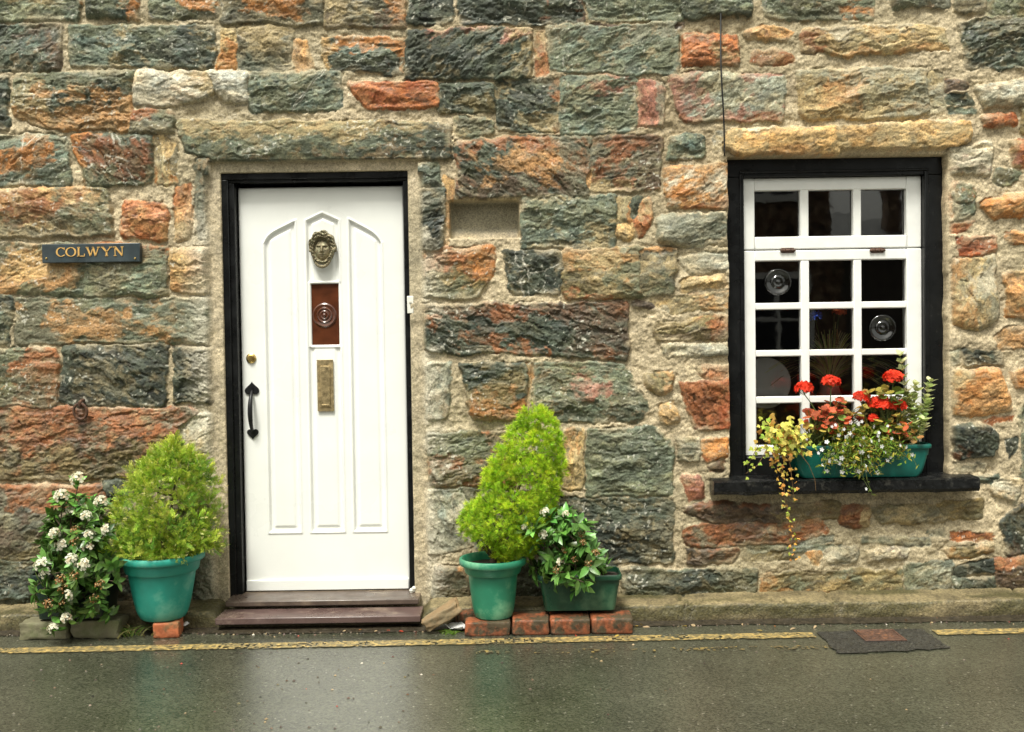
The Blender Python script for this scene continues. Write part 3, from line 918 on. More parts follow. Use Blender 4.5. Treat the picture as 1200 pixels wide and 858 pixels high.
# door leaf: a moulded panel door as one relief surface
def door_leaf():
    st = .0036
    xs = np.arange(xl, xr+st/2, st); zs = np.arange(zb, zt+st/2, st)
    X, Z = np.meshgrid(xs, zs)
    def px(x, y): return at(x, y, YL)
    def panel(x0, x1, zbm, top):
        """signed distance (positive inside) to a panel whose top edge is the function top(x)"""
        d = np.minimum(np.minimum(X-x0, x1-X), np.minimum(Z-zbm, (top(X)-Z)*.93))
        return d
    zb_ = px(380, 623)[2]
    L0 = (px(311, 300)[0]+px(315, 600)[0])/2; L1 = (px(347, 300)[0]+px(351.5, 600)[0])/2
    M0 = (px(360, 300)[0]+px(365, 600)[0])/2; M1 = (px(398, 300)[0]+px(402.5, 600)[0])/2
    R0 = (px(410, 300)[0]+px(415, 600)[0])/2; R1 = (px(447, 300)[0]+px(452, 600)[0])/2
    zl0, zl1 = px(313, 277)[2], px(347, 259.5)[2]
    zr0, zr1 = px(447, 277)[2], px(410, 257.5)[2]
    zm0, zm1 = px(362, 259)[2], px(378, 250)[2]
    def tl(x):
        t = np.clip((x-L0)/(L1-L0), 0, 1); return zl0+(zl1-zl0)*t-.035*np.exp(-t*9)
    def tr(x):
        t = np.clip((R1-x)/(R1-R0), 0, 1); return zr0+(zr1-zr0)*t-.035*np.exp(-t*9)
    def tm(x): return zm1-(zm1-zm0)*np.abs(x-(M0+M1)/2)/((M1-M0)/2)
    h = np.zeros(X.shape)
    for d in (panel(L0, L1, zb_, tl), panel(M0, M1, zb_, tm), panel(R0, R1, zb_, tr)):
        bead = .004*np.exp(-((d+.004)/.0045)**2)
        rec = -.011*sst(0, .008, d)+.006*sst(.018, .032, d)
        h += bead*(d > -.02)+rec*(d > 0)
    # glazed opening
    gx0, gx1, gz0, gz1 = (px(364.5, 370)[0], px(397, 370)[0], px(381, 404.5)[2], px(381, 332.5)[2])
    gd = rect_d(X, Z, (gx0, gx1, gz0, gz1))
    h = np.where(gd < .012, -.002, h)
    h = h-.022*sst(.002, -.003, gd)
    h += (fbm(X*30, Z*2.2, 401, 3)-.5)*.0006
    # small gaps / chamfer at the edges
    e = np.minimum(np.minimum(X-xl, xr-X), np.minimum(Z-zb, zt-Z))
    h -= .006*np.exp(-e/.003)
    idx = np.arange(X.size).reshape(X.shape)
    F = np.stack([idx[:-1, :-1], idx[:-1, 1:], idx[1:, 1:], idx[1:, :-1]], -1).reshape(-1, 4)
    V = np.stack([X, YL-h, Z], -1).reshape(-1, 3)
    # give the leaf its thickness
    nb = len(V); nz, nx = X.shape
    ring = np.concatenate([idx[0, :], idx[1:, -1], idx[-1, -2::-1], idx[-2:0:-1, 0]])
    Vb = V[ring].copy(); Vb[:, 1] = YL+.045
    V = np.concatenate([V, Vb]); k = len(ring)
    i = np.arange(k); j = (i+1) % k
    F = np.concatenate([F, np.stack([ring[j], ring[i], nb+i, nb+j], -1)])
    o = link('door', np_mesh('door', V, F), WHITE, house)
    return o, (gx0, gx1, gz0, gz1)
door, GL = door_leaf()
gx0, gx1, gz0, gz1 = GL
gy = YL+.014
gc = at(380.5, 369.5, gy)
mb = MB().box(gx0-.002, gx1+.002, gy, gy+.006, gz0-.002, gz1+.002)
R = .058
prof = [(R, 0.0), (R, .003), (R-.006, .007), (R-.014, .0045), (R-.019, .0035), (R-.025, .010), (R-.031, .006), (R-.036, .0065), (R-.041, .013), (R-.047, .010), (.006, .017), (.0008, .018)]
mb.lathe(prof, (gc[0], gy-.0005, gc[2]), 48, axis='y', cap=False)
mb.build('bullseye_pane', BROWNGL, door, smooth=True, ang=50)
# weather board
mb = MB().box(xl+.004, xr-.004, YL-.010, YL+.004, zb+.002, zb+.052)
mb.build('weather_bar', WHITE, door, bevel=.003)
# letter plate
lp = rect_at(372, 421.5, 391, 482, YL)
mb = MB().box(lp[0], lp[1], YL-.006, YL+.001, lp[2], lp[3])
mb.box(lp[0]+.016, lp[1]-.016, YL-.011, YL-.0055, lp[2]+.022, lp[3]-.030)
mb.box(lp[0]+.020, lp[1]-.020, YL-.013, YL-.0105, lp[2]+.026, lp[2]+.034)
mb.build('letter_plate', BRASS, door, bevel=.002)
# cylinder lock
c = at(294.5, 420, YL)
mb = MB().lathe([(.024, 0), (.024, .005), (.019, .009), (.014, .010), (.013, .014), (.002, .0145)], (c[0], YL, c[2]), 28, axis='y')
mb.box(c[0]-.0015, c[0]+.0015, YL-.0152, YL-.014, c[2]-.008, c[2]+.008)
mb.build('lock', BRASSB, door, smooth=True)
# pull handle with spade ends
def spade(cx, cz, s, flip):
    pts = []
    for t in np.linspace(0, 2*math.pi, 40, endpoint=False):
        x = .95*math.sin(t)**3*.036
        z = (13*math.cos(t)-5*math.cos(2*t)-2*math.cos(3*t)-math.cos(4*t))/16*.034
        pts.append((x*s, -z*s))
    if flip: pts = [(-x, -z) for x, z in pts]
    pts = [(cx+x, cz+z) for x, z in pts]
    if sum(pts[i][0]*pts[(i+1) % 40][1]-pts[(i+1) % 40][0]*pts[i][1] for i in range(40)) < 0: pts = pts[::-1]
    return pts
c0 = at(295.5, 456, YL); c1 = at(296.5, 508, YL)
mb = MB().prism(spade(c0[0], c0[2], 1.0, False), YL-.006, YL+.001).prism(spade(c1[0], c1[2], .8, True), YL-.006, YL+.001)
P = []
for t in np.linspace(0, 1, 15):
    z = c0[2]-.012+(c1[2]+.010-c0[2]+.012)*t
    P.append((c0[0]+(c1[0]-c0[0])*t, YL-.004-.045*math.sin(math.pi*t)**.6, z))
mb.tube(P, [.007+.005*math.sin(math.pi*t) for t in np.linspace(0, 1, 15)], 10)
mb.build('pull_handle', IRON, door, smooth=True, bevel=.0015)
# knocker: a weathered face in a wreath, with a beaded ring below it
def knocker():
    c = at(378, 291, YL-.005)
    w, hh = .066, .084
    nr, na = 46, 96
    r = np.linspace(0, 1, nr)[:, None]; a = np.linspace(0, 2*np.pi, na, endpoint=False)[None, :]
    lob = 1+.045*np.cos(9*a)*(np.sin(a) > -.15)
    rad = lob*(1-.12*(np.sin(a) < -.2)*np.abs(np.cos(a))-.10*np.exp(-((a-1.5*np.pi)/.55)**2))
    x = r*rad*np.cos(a); z = r*rad*np.sin(a)                     # unit square-ish coords
    e = 1-(x/.62)**2-((z+.08)/.66)**2
    face = np.sqrt(np.clip(e, 0, 1))*.030
    g = lambda x0, z0, sx, sz: np.exp(-((x-x0)/sx)**2-((z-z0)/sz)**2)
    f = face+.011*g(0, -.08, .085, .20)+.007*g(0, -.20, .12, .07)           # nose
    f += .005*(g(-.24, .13, .17, .045)+g(.24, .13, .17, .045))            # brows
    f -= .009*(g(-.24, .02, .12, .075)+g(.24, .02, .12, .075))            # sockets
    f += .006*(g(-.24, .01, .075, .045)+g(.24, .01, .075, .045))          # eyeballs
    f += .005*g(0, -.36, .17, .045)-.004*g(0, -.395, .17, .018)+.004*g(0, -.44, .13, .04)   # lips
    f += .006*g(0, -.60, .16, .10)                                         # chin
    hair = .020+.011*np.abs(np.sin(x*19+np.sin(z*15)*1.4))*np.abs(np.cos(z*16+np.sin(x*9)))+.013*sst(.1, .75, z)
    wgt = sst(.20, -.10, e)
    ring_ = .012*np.abs(np.cos(a*17))*((r > .74) & (r < .93) & (np.sin(a) < -.1))
    f = f*(1-wgt)+(hair+ring_)*wgt
    f = np.where(r > .97, 0, f)
    V = np.stack([c[0]+x*w, YL-.0005-f, c[2]+z*hh], -1).reshape(-1, 3)
    idx = np.arange(nr*na).reshape(nr, na)
    F = np.stack([idx[:-1], np.roll(idx[:-1], -1, 1), np.roll(idx[1:], -1, 1), idx[1:]], -1)[:, :, ::-1].reshape(-1, 4)
    return link('knocker', np_mesh('knocker', V, F), OLDBR, door)
kn = knocker()
c = at(378, 298, YL-.01)
mb = MB()
pts = [(c[0]+.042*math.cos(t), YL-.020-.006*math.sin((t-math.pi)), c[2]-.002+.058*math.sin(t)) for t in np.linspace(math.pi+.15, 2*math.pi-.15, 22)]
mb.tube(pts, [.0045+.0035*math.sin(math.pi*i/21) for i in range(22)], 10)
for p in pts[1::2]:
    mb.lathe([(.0005, -.006), (.005, -.003), (.006, 0), (.005, .003), (.0005, .006)], (p[0], p[1]-.004, p[2]), 8)
mb.build('knocker_ring', OLDBR, kn if False else door, smooth=True)
# bell push on the frame
bl = rect_at(477.5, 347, 485, 367.5, YF-.012)
mb = MB().box(bl[0], bl[1], YF-.030, YF-.012, bl[2], bl[3])
bell = mb.build('bell_push', PLAST, house, bevel=.003)
mb = MB().lathe([(.006, 0), (.006, .003), (.001, .004)], ((bl[0]+bl[1])/2, YF-.030, (bl[2]+bl[3])/2+.012), 16, axis='y')
mb.build('button', pm('cream button', (.6, .58, .5), .4), bell, smooth=True)
# threshold and step
ux0, ux1 = at(264, 706, -.10)[0], at(491, 706, -.10)[0]
MB().box(ux0, ux1, -.105, .15, .077, .103).build('threshold', STEP2, house, bevel=.005)
MB().box(STEPX[0], STEPX[1], -.255, -.085, .034, .064).build('doorstep', STEP, house, bevel=.004)
# chipped white plaster at the foot of the frame
c = at(484, 692, YF-.01)
mb = MB()
for i in range(7):
    p = c+np.array([rng.normal(0, .007), rng.normal(0, .003), rng.normal(0, .016)])
    mb.lathe([(.001, -.010), (.009, -.006), (.011, 0), (.008, .007), (.001, .010)], p, 7)
mb.build('plaster_chip', PLAST, house, smooth=True)

# ------------------------------------------------------------------ window
YW, YS, YG = .055, .085, .115      # black frame front, white sash front, glass
wx0, wx1 = (at(869, 230, YS)[0]+at(874, 510, YS)[0])/2, (at(1079.5, 230, YS)[0]+at(1081, 500, YS)[0])/2
wz1, wz0 = at(975, 207.5, YS)[2], at(905, 534, YS)[2]
mb = MB()
mb.box(WIN_IN[0]-.03, wx0-.001, YW, .17, WIN_IN[2]-.01, wz1+.0005)
mb.box(wx1+.001, WIN_IN[1]+.03, YW, .17, WIN_IN[2]-.01, wz1+.0005)
mb.box(WIN_IN[0]-.03, WIN_IN[1]+.03, YW+.003, .17, wz1+.001, WIN_IN[3]+.03)
mb.box(wx0-.0005, wx1+.0005, YW-.012, .17, WIN_IN[2]-.02, wz0-.001)
# stepped inner moulding
mb.box(wx0-.022, wx0-.002, YW-.007, YW+.004, WIN_IN[2], wz1+.018)
mb.box(wx1+.002, wx1+.022, YW-.007, YW+.004, WIN_IN[2], wz1+.018)
mb.box(wx0-.022, wx1+.022, YW-.0065, YW+.004, wz1+.0181, wz1+.030)
win = mb.build('window', BLACK, house, bevel=.004)
def X_(px, y=370): return at(px, y, YS)[0]
def Z_(py, x=975): return at(x, py, YS)[2]
cols = [(883.5, 938), (947, 1000), (1008.5, 1062)]
xe = [((X_(a, 250)+X_(a+3.5, 440))/2, (X_(b, 250)+X_(b+1.5, 440))/2) for a, b in cols]
rows_u = [(222.5, 276.5)]
rows_l = [(305, 354), (362, 409.5), (417, 464), (472, 521)]
def sash(z0, z1, rows, name):
    mb = MB()
    ze = [(Z_(b), Z_(a)) for a, b in rows]             # (low, high), from the top down
    mb.box(wx0, xe[0][0], YS, .15, z0, z1); mb.box(xe[2][1], wx1, YS, .15, z0, z1)
    for i in (0, 1): mb.box(xe[i][1], xe[i+1][0], YS+.004, .128, z0+.01, z1-.01)
    mb.box(xe[0][0]-.001, xe[2][1]+.001, YS+.002, .148, ze[0][1], z1-.0005)
    mb.box(xe[0][0]-.001, xe[2][1]+.001, YS+.002, .148, z0+.0005, ze[-1][0])
    for i in range(len(ze)-1): mb.box(xe[0][0]-.001, xe[2][1]+.001, YS+.007, .126, ze[i+1][1], ze[i][0])
    s = mb.build(name, WHITE2, win, bevel=.005, seg=2)
    for (a, b) in xe:
        for (lo, hi) in ze:
            t1, t2 = random.uniform(-.0010, .0010), random.uniform(-.0010, .0010)
            MB().add([(a-.002, YG+t1, lo-.002), (b+.002, YG-t1, lo-.002), (b+.002, YG-t1+t2, hi+.002), (a-.002, YG+t1+t2, hi+.002)], [(0, 1, 2, 3)]).build('pane', GLASS, win)
    return s
zm = Z_(292)
sash(zm+.002, wz1, rows_u, 'fixed_sash')
sash(wz0, zm-.002, rows_l, 'hinged_sash')
def bullseye(px, py, r):
    c = at(px, py, YG-.003)
    prof = [(r, 0), (r*.97, .004), (r*.93, .0085), (r*.89, .0105), (r*.85, .0105), (r*.76, .0082), (r*.66, .0050), (r*.56, .0022), (r*.50, .0016), (r*.46, .0030), (r*.42, .0058), (r*.36, .0072), (r*.28, .0052), (r*.20, .0030), (r*.14, .0040), (r*.07, .0062), (.0008, .0068)]
    MB().lathe(prof, (c[0], YG-.001, c[2]), 56, axis='y', cap=False).build('bullseye', BULLS, win, smooth=True, ang=70)
bullseye(911.5, 330.5, .066); bullseye(1034, 384, .066)
for px in (923, 1028):
    c = at(px, 293.5, YS)
    mb = MB()
    for i in range(3): mb.tube([(c[0]-.036+i*.025, YS-.005, c[2]), (c[0]-.036+i*.025+.022, YS-.005, c[2])], .0065, 8)
    mb.box(c[0]-.030, c[0]+.030, YS-.002, YS+.001, c[2]-.012, c[2]+.012)
    mb.build('hinge', RUST, win, bevel=.001)
# slate sill
sl0, sl1 = at(834.5, 572, -.06)[0], at(1143, 567, -.06)[0]
SZ1, SZ0 = at(980, 559, -.06)[2], at(980, 581, -.10)[2]
SILLZ = at(985, 561.5, -.10)[2]
n = 60
mb = MB()
xs = np.linspace(sl0, sl1, n)
ring = []
for i, x in enumerate(xs):
    e = (fbm(x*9, 1.5, 501, 3)-.5)*.014; e2 = (fbm(x*11, 4.5, 503, 3)-.5)*.012
    mb.V += [(x, .09, SILLZ-.07), (x, -.10+e, SILLZ-.066+e2), (x, -.11+e, SILLZ-.05+e2*.5), (x, -.108+e, SILLZ-.008), (x, -.098+e, SILLZ-.002+e2*.1), (x, .09, SILLZ+.006)]
for i in range(n-1):
    for j in range(5): mb.F.append((i*6+j, i*6+j+1, (i+1)*6+j+1, (i+1)*6+j))
mb.F.append((0, 5, 4, 3, 2, 1)); k = (n-1)*6; mb.F.append((k, k+1, k+2, k+3, k+4, k+5))
mb.build('window_sill', SLATE, house, smooth=True, ang=30)
MB().box(wx0-.10, wx1+.10, .1505, .42, wz0-.035, wz0-.008).build('window_board', pm('inner window board', (.25, .22, .17), .5), house, bevel=.004)
# room behind the window and behind the door
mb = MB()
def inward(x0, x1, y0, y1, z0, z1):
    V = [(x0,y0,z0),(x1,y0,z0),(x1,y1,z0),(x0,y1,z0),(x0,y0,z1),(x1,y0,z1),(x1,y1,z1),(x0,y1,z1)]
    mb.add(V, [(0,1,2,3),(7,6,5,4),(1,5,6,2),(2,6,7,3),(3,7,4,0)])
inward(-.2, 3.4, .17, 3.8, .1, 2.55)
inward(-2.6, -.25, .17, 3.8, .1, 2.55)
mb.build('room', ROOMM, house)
# outer shell of the cottage: side and rear walls, roof, chimneys
SHELL = pm('grey rubble masonry', lin(120, 112, 92), .8, .5, 6, .8, 30, col2=lin(150, 110, 70), c2amt=.4, c2scale=5, bdist=.01)
ROOFM = pm('grey roof slate', lin(78, 82, 86), .5, .4, 14, .6, 20, bdist=.01)
mb = MB(); mb.box(-4.6, -4.2, .14, 5, -.02, 3.5); mb.box(4.2, 4.6, .14, 5, -.02, 3.5); mb.box(-4.6, 4.6, 5.001, 5.4, -.02, 3.5)
mb.add([(-4.61, .02, 3.5), (-4.61, 5.4, 3.5), (-4.61, 2.7, 5.4), (-4.2, .02, 3.5), (-4.2, 5.4, 3.5), (-4.2, 2.7, 5.4)], [(0, 2, 1), (3, 4, 5), (0, 3, 5, 2), (1, 2, 5, 4)])
mb.add([(4.2, .02, 3.5), (4.2, 5.4, 3.5), (4.2, 2.7, 5.4), (4.61, .02, 3.5), (4.61, 5.4, 3.5), (4.61, 2.7, 5.4)], [(0, 2, 1), (3, 4, 5), (0, 3, 5, 2), (1, 2, 5, 4)])
mb.build('outer_wall', SHELL, house)
mb = MB()
mb.add([(-4.75, -.12, 3.46), (4.75, -.12, 3.46), (4.75, 2.7, 5.52), (-4.75, 2.7, 5.52), (-4.75, -.12, 3.54), (4.75, -.12, 3.54), (4.75, 2.7, 5.60), (-4.75, 2.7, 5.60)],
       [(0,3,2,1),(4,5,6,7),(0,1,5,4),(1,2,6,5),(2,3,7,6),(3,0,4,7)])
mb.add([(-4.75, 5.6, 3.46), (4.75, 5.6, 3.46), (4.75, 2.702, 5.52), (-4.75, 2.702, 5.52), (-4.75, 5.6, 3.54), (4.75, 5.6, 3.54), (4.75, 2.702, 5.60), (-4.75, 2.702, 5.60)],
       [(0,1,2,3),(7,6,5,4),(4,5,1,0),(5,6,2,1),(6,7,3,2),(7,4,0,3)])
roof = mb.build('roof', ROOFM, house)
for x in (-4.2, 4.2):
    mb = MB().box(x-.4, x+.4, 2.35, 3.05, 5.1, 6.3); mb.box(x-.46, x+.46, 2.29, 3.11, 6.301, 6.42)
    mb.lathe([(.12, 6.42), (.10, 6.8), (.12, 6.82)], (x, 2.7, 0), 16)
    mb.build('chimney', SHELL, roof)
# ------------------------------------------------------------------ across the street (seen only as reflections in the panes)
def opposite():
    M1 = pm('dark brown rubble', lin(96, 74, 58), .8, .9, 7, .9, 9, col2=lin(150, 130, 106), c2amt=.45, c2scale=9, bdist=.03)
    M2 = pm('grey brown render', lin(92, 86, 78), .8, .1, 4)
    t = thing('stone_house', (-1.0, -10.0, 0), 'tall dark rubble house across the street, reflected in the window panes', 'house')
    mb = MB().box(-8, 4.72, -15, -10.0, 0, 5.2); mb.build('wall', M1, t)
    for x in (-5.6, -2.6, .4, 3.75):
        for z in (.9, 3.1):
            w = MB(); w.box(x-.5, x+.5, -10.0, -9.94, z, z+.10); w.box(x-.5, x+.5, -10, -9.94, z+1.2, z+1.3)
            w.box(x-.5, x-.4, -10, -9.945, z+.1001, z+1.1999); w.box(x+.4, x+.5, -10, -9.945, z+.1001, z+1.1999)
            w.box(x-.03, x+.03, -10, -9.95, z+.1001, z+1.1999); w.box(x-.4, x-.0301, -10, -9.955, z+.62, z+.67); w.box(x+.0301, x+.4, -10, -9.955, z+.62, z+.67)
            o = w.build('window', WHITE2, t)
            MB().box(x-.4, x+.4, -10, -9.98, z+.1, z+1.2).build('glass', pm('dark glass', (.02, .02, .025), .08), o)
    MB().add([(-8.2, -9.8, 5.1), (4.84, -9.8, 5.1), (4.84, -12.5, 7), (-8.2, -12.5, 7), (-8.2, -15.2, 5.1), (4.84, -15.2, 5.1)], [(0, 1, 2, 3), (3, 2, 5, 4), (0, 3, 4), (1, 5, 2)]).build('roof', ROOFM, t)
    t = thing('rendered_house', (9, -17.0, 0), 'low grey rendered house with slate roof and chimney across the street', 'house')
    MB().box(5.2, 14, -22, -17.0, 0, 2.9).build('wall', M2, t)
    r = MB().add([(4.4, -16.8, 2.85), (14.2, -16.8, 2.85), (14.2, -19.5, 4.05), (4.4, -19.5, 4.05), (4.4, -22.2, 2.85), (14.2, -22.2, 2.85)], [(0, 1, 2, 3), (3, 2, 5, 4), (0, 3, 4), (1, 5, 2)]).build('roof', pm('pale wet slate', lin(120, 122, 120), .4, .2, 8), t)
    mb = MB().box(8.72, 9.04, -19.0, -18.6, 3.1, 4.55); mb.box(8.68, 9.08, -19.04, -18.56, 4.551, 4.63); mb.lathe([(.09, 4.63), (.07, 4.8)], (8.88, -18.8, 0), 12)
    mb.build('chimney', M1, r)
opposite()

# ------------------------------------------------------------------ name plate, ring, cable
SIGNM = pm('dark slate plate', lin(52, 62, 66), .38, .25, 20, .2, 60)
GOLD = pm('gilded lettering', lin(206, 164, 96), .45, .15, 60)
def name_plate():
    yf = -.052
    r = rect_at(49, 285.5, 164, 307.5, yf)
    t = thing('name_plate', ((r[0]+r[1])/2, -.03, r[2]), 'dark slate name plate with gold lettering COLWYN on the stone wall', 'sign')
    MB().box(r[0], r[1], yf, -.022, r[2], r[3]).build('plate', SIGNM, t, bevel=.003)
    H = .044; z0 = (r[2]+r[3])/2-H/2+.006; yb = yf+.001; yt = yf-.0025
    mb = MB()
    thick, thin = .0078, .0038
    def bar(p, q, w):
        p = np.array(p); q = np.array(q); d = (q-p)/np.hypot(*(q-p)); n = np.array([-d[1], d[0]])*w/2
        mb.prism([tuple(v) for v in (p-n, q-n, q+n, p+n)][::1], yt, yb)
    def serif(x, z, w=.013): bar((x-w/2, z), (x+w/2, z), .0036)
    def arc(cx, cz, rx, rz, a0, a1):
        N_ = 28; out = []; inn = []
        for i in range(N_+1):
            a = a0+(a1-a0)*i/N_
            th = thin/2+(thick-thin)/2*abs(math.cos(a))*1.15
            out.append((cx+(rx+th*.6)*math.cos(a), cz+(rz+th*.4)*math.sin(a))); inn.append((cx+(rx-th*1.2)*math.cos(a), cz+(rz-th*.9)*math.sin(a)))
        for i in range(N_): mb.prism([out[i], out[i+1], inn[i+1], inn[i]], yt, yb)
    def lx(px): return at(px, 296.5, yf)[0]
    zc = z0+H/2; b = z0+.002; tp = z0+H-.002
    # C
    cx = lx(71.6)
    arc(cx, zc, .0205, .0205, math.radians(48), math.radians(312)); bar((cx+.0155, zc+.009), (cx+.0155, zc+.020), .0035); bar((cx+.0155, zc-.011), (cx+.0155, zc-.018), .003)
    # O
    cx = lx(83.2); arc(cx, zc, .0225, .0205, 0, 2*math.pi)
    # L
    x = lx(92.3); bar((x, b), (x, tp), thick); serif(x, tp); serif(x-.001, b); bar((x, b), (x+.026, b), .0038); bar((x+.026, b-.002), (x+.027, b+.011), .0035)
    # W
    xs = [lx(102.4), lx(106.3), lx(109.2), lx(112.2), lx(115.6)]
    bar((xs[0], tp), (xs[1], b), thick); bar((xs[1], b), (xs[2], tp), thin); bar((xs[2], tp), (xs[3], b), thick); bar((xs[3], b), (xs[4], tp), thin)
    serif(xs[0], tp); serif(xs[2], tp, .009); serif(xs[4], tp)
    # Y
    xa, xm, xb = lx(120.3), lx(125), lx(129.8)
    bar((xa, tp), (xm, zc-.002), thick); bar((xm, zc-.002), (xb, tp), thin); bar((xm, b), (xm, zc), thick); serif(xa, tp); serif(xb, tp); serif(xm, b)
    # N
    xa, xb = lx(135), lx(143.4)
    bar((xa, b), (xa, tp), thin); bar((xa, tp), (xb, b), thick); bar((xb, b), (xb, tp), thin); serif(xa, b); serif(xb, tp); serif(xa-.004, tp, .012)
    # keep every outline counter-clockwise irrelevant: thin raised letters
    mb.build('lettering', GOLD, t)
    for px in (54.5, 158.5):
        c = at(px, 303, yf)
        MB().lathe([(.0055, 0), (.005, .002), (.001, .003)], (c[0], yf, c[2]), 14, axis='y').build('screw', BRASSB, t, smooth=True)
name_plate()
def iron_ring():
    c = at(95, 482, -.04)
    t = thing('iron_ring', (c[0], -.03, c[2]+.03), 'small rusty iron mooring ring hanging from a staple in the stone wall', 'ring')
    MB().tube([(c[0]+.034*math.cos(a)*.9, -.048-.006*math.sin(a), c[2]+.036*math.sin(a)) for a in np.linspace(0, 2*math.pi, 29)], .0065, 8, cap=False).build('ring', RUST, t, smooth=True)
    MB().tube([(c[0]+.004, .02, c[2]+.052), (c[0]+.004, -.040, c[2]+.050), (c[0]+.002, -.062, c[2]+.040), (c[0], -.058, c[2]+.024), (c[0]-.002, -.03, c[2]+.020), (c[0]-.002, .02, c[2]+.022)], .0075, 8).build('staple', RUST, t, smooth=True)
iron_ring()
pts = []
for i in range(30):
    t = i/29; p = at(842.5+6.0*t+.8*math.sin(t*9), -40+218*t, -.055+.02*math.sin(t*8)); pts.append(p)
pts.append(at(849, 186, .02))
tag(MB().tube(pts, .0038, 6).build('cable', pm('black cable', (.012, .012, .012), .5), None, loc=pts[-1], smooth=True), 'thin black cable running down the wall to the window corner', 'cable')

# ------------------------------------------------------------------ pots, troughs, bricks
TEAL = pm('teal plastic', lin(38, 140, 124), .42, .2, 7, .15, 40, col2=lin(92, 160, 140), c2amt=.36, c2scale=6, rvar=.1)
GREENP = pm('mid green plastic', lin(44, 126, 96), .42, .2, 7, .15, 40, col2=lin(104, 158, 124), c2amt=.4, c2scale=7, rvar=.1)
DKGREEN = pm('dark green plastic', lin(26, 66, 46), .36, .3, 8, .15, 40, col2=lin(58, 88, 64), c2amt=.4, c2scale=9)
DKGREEN2 = pm('very dark green plastic', lin(18, 40, 32), .36, .25, 8, .15, 40)
BOXTEAL = pm('blue green plastic', lin(10, 88, 78), .36, .2, 8, .12, 40)
SOIL = pm('dark potting soil', (.028, .018, .011), .9, .6, 60, 1.0, 90, bdist=.01)
BRICKM = pm('red engineering brick', lin(152, 86, 54), .6, .5, 20, 1.0, 60, col2=lin(66, 56, 38), c2amt=.72, c2scale=13, bdist=.004)
BRICKM2 = pm('orange brick', lin(172, 96, 58), .65, .4, 20, .9, 60, col2=lin(112, 84, 54), c2amt=.5, c2scale=14, bdist=.004)
STONEM = pm('mossy grey stone', lin(118, 114, 88), .7, .4, 14, .9, 40, col2=lin(84, 88, 58), c2amt=.4, c2scale=7, bdist=.006)
SLABM = pm('buff broken slab', lin(134, 110, 78), .7, .35, 14, .9, 40, col2=lin(110, 98, 74), c2amt=.5, c2scale=8, bdist=.006)

def round_pot(name, c, rr, lip, band, h, rb, mat, label, bulge=0):
    t = thing(name, c, label, 'plant pot', None)
    H = lip+band+h
    body = [(rb*.2, .0), (rb-.008, .0), (rb, .006)]
    r1 = rr-.040
    for s in np.linspace(0, 1, 12)[1:]:
        body.append((rb+(r1-rb)*(s**(.62 if bulge else .85)), .006+h*s))
    r2 = r1+.010
    body += [(r2, h+.008), (r2+.004, h+.014), (rr-.018, h+band)]
    lipp = [(rr-.004, h+band+.001), (rr, h+band+.006), (rr, H-.006), (rr-.004, H), (rr-.012, H+.001), (rr-.018, H-.006), (rr-.024, H-.05), (.001, H-.055)]
    MB().lathe(body+[(rr-.02, h+band+.004)], c, 64, cap=False).build('body', mat, t, smooth=True, ang=32)
    MB().lathe(lipp[:-1], c, 64, cap=False).build('rim', mat, t, smooth=True, ang=40)
    MB().lathe([(rr-.022, H-.035), (rr*.5, H-.028), (.001, H-.025)], c, 32, cap=False).build('soil', SOIL, t, smooth=True)
    return t, H
pA = np.array([at(190.5, 690, -.235)[0], -.235, .070])
potA, HA = round_pot('plant_pot', pA, .187, .030, .055, .205, .098, TEAL, 'teal plastic plant pot on a brick left of the door, holding a golden thuja', 1)
pB = np.array([at(578, 690, -.27)[0], -.27, .060])
potB, HB = round_pot('plant_pot', pB, .150, .030, .045, .190, .083, GREENP, 'round green plastic pot on a brick right of the door, holding the tall conifer', 1)

def trough(name, c, wt, wb, dt, db, h, mat, label, lip=.022, round_=0.0):
    t = thing(name, c, label, 'planter')
    def ring(w, d, z, n=10):
        r = min(w, d)*.16; out = []
        for (sx, sy, a0) in ((1, 1, 0), (-1, 1, 90), (-1, -1, 180), (1, -1, 270)):
            for k in range(n+1):
                a = math.radians(a0+90*k/n); out.append((c[0]+sx*(w/2-r)+r*math.cos(a), c[1]+sy*(d/2-r)+r*math.sin(a), c[2]+z))
        return out
    def loft(rings, capb, capt, name, mat):
        mb = MB(); n = len(rings[0])
        for r in rings: mb.V += r
        for j in range(len(rings)-1):
            for i in range(n):
                k = (i+1) % n; mb.F.append((j*n+i, j*n+k, (j+1)*n+k, (j+1)*n+i))
        if capb: mb.F.append(tuple(range(n-1, -1, -1)))
        if capt: mb.F.append(tuple((len(rings)-1)*n+i for i in range(n)))
        return mb.build(name, mat, t, smooth=True, ang=40)
    rs = []
    for s in np.linspace(0, 1, 9):
        e = s**(.55 if round_ else 1.0)
        rs.append(ring(wb+(wt-.02-wb)*e, db+(dt-.02-db)*e, .0+(h-lip)*s))
    loft(rs, True, False, 'body', mat)
    loft([ring(wt-.022, dt-.022, h-lip-.002), ring(wt-.002, dt-.002, h-lip), ring(wt, dt, h-lip+.004), ring(wt, dt, h-.004), ring(wt-.005, dt-.005, h), ring(wt-.016, dt-.016, h), ring(wt-.024, dt-.024, h-.05)], False, False, 'rim', mat)
    loft([ring(wt-.022, dt-.022, h-.022)], False, True, 'soil', SOIL)
    return t
tr = np.array([at(678.5, 700, -.22)[0], -.225, .088])
troughR = trough('planter', tr, .375, .315, .19, .15, .158, DKGREEN, 'dark green rectangular trough standing on red bricks right of the door')
tl = np.array([at(92, 700, -.22)[0], -.225, .085])
troughL = trough('planter', tl, .36, .30, .20, .16, .20, DKGREEN2, 'almost black green trough on stone blocks, hidden by a white flowering bush')
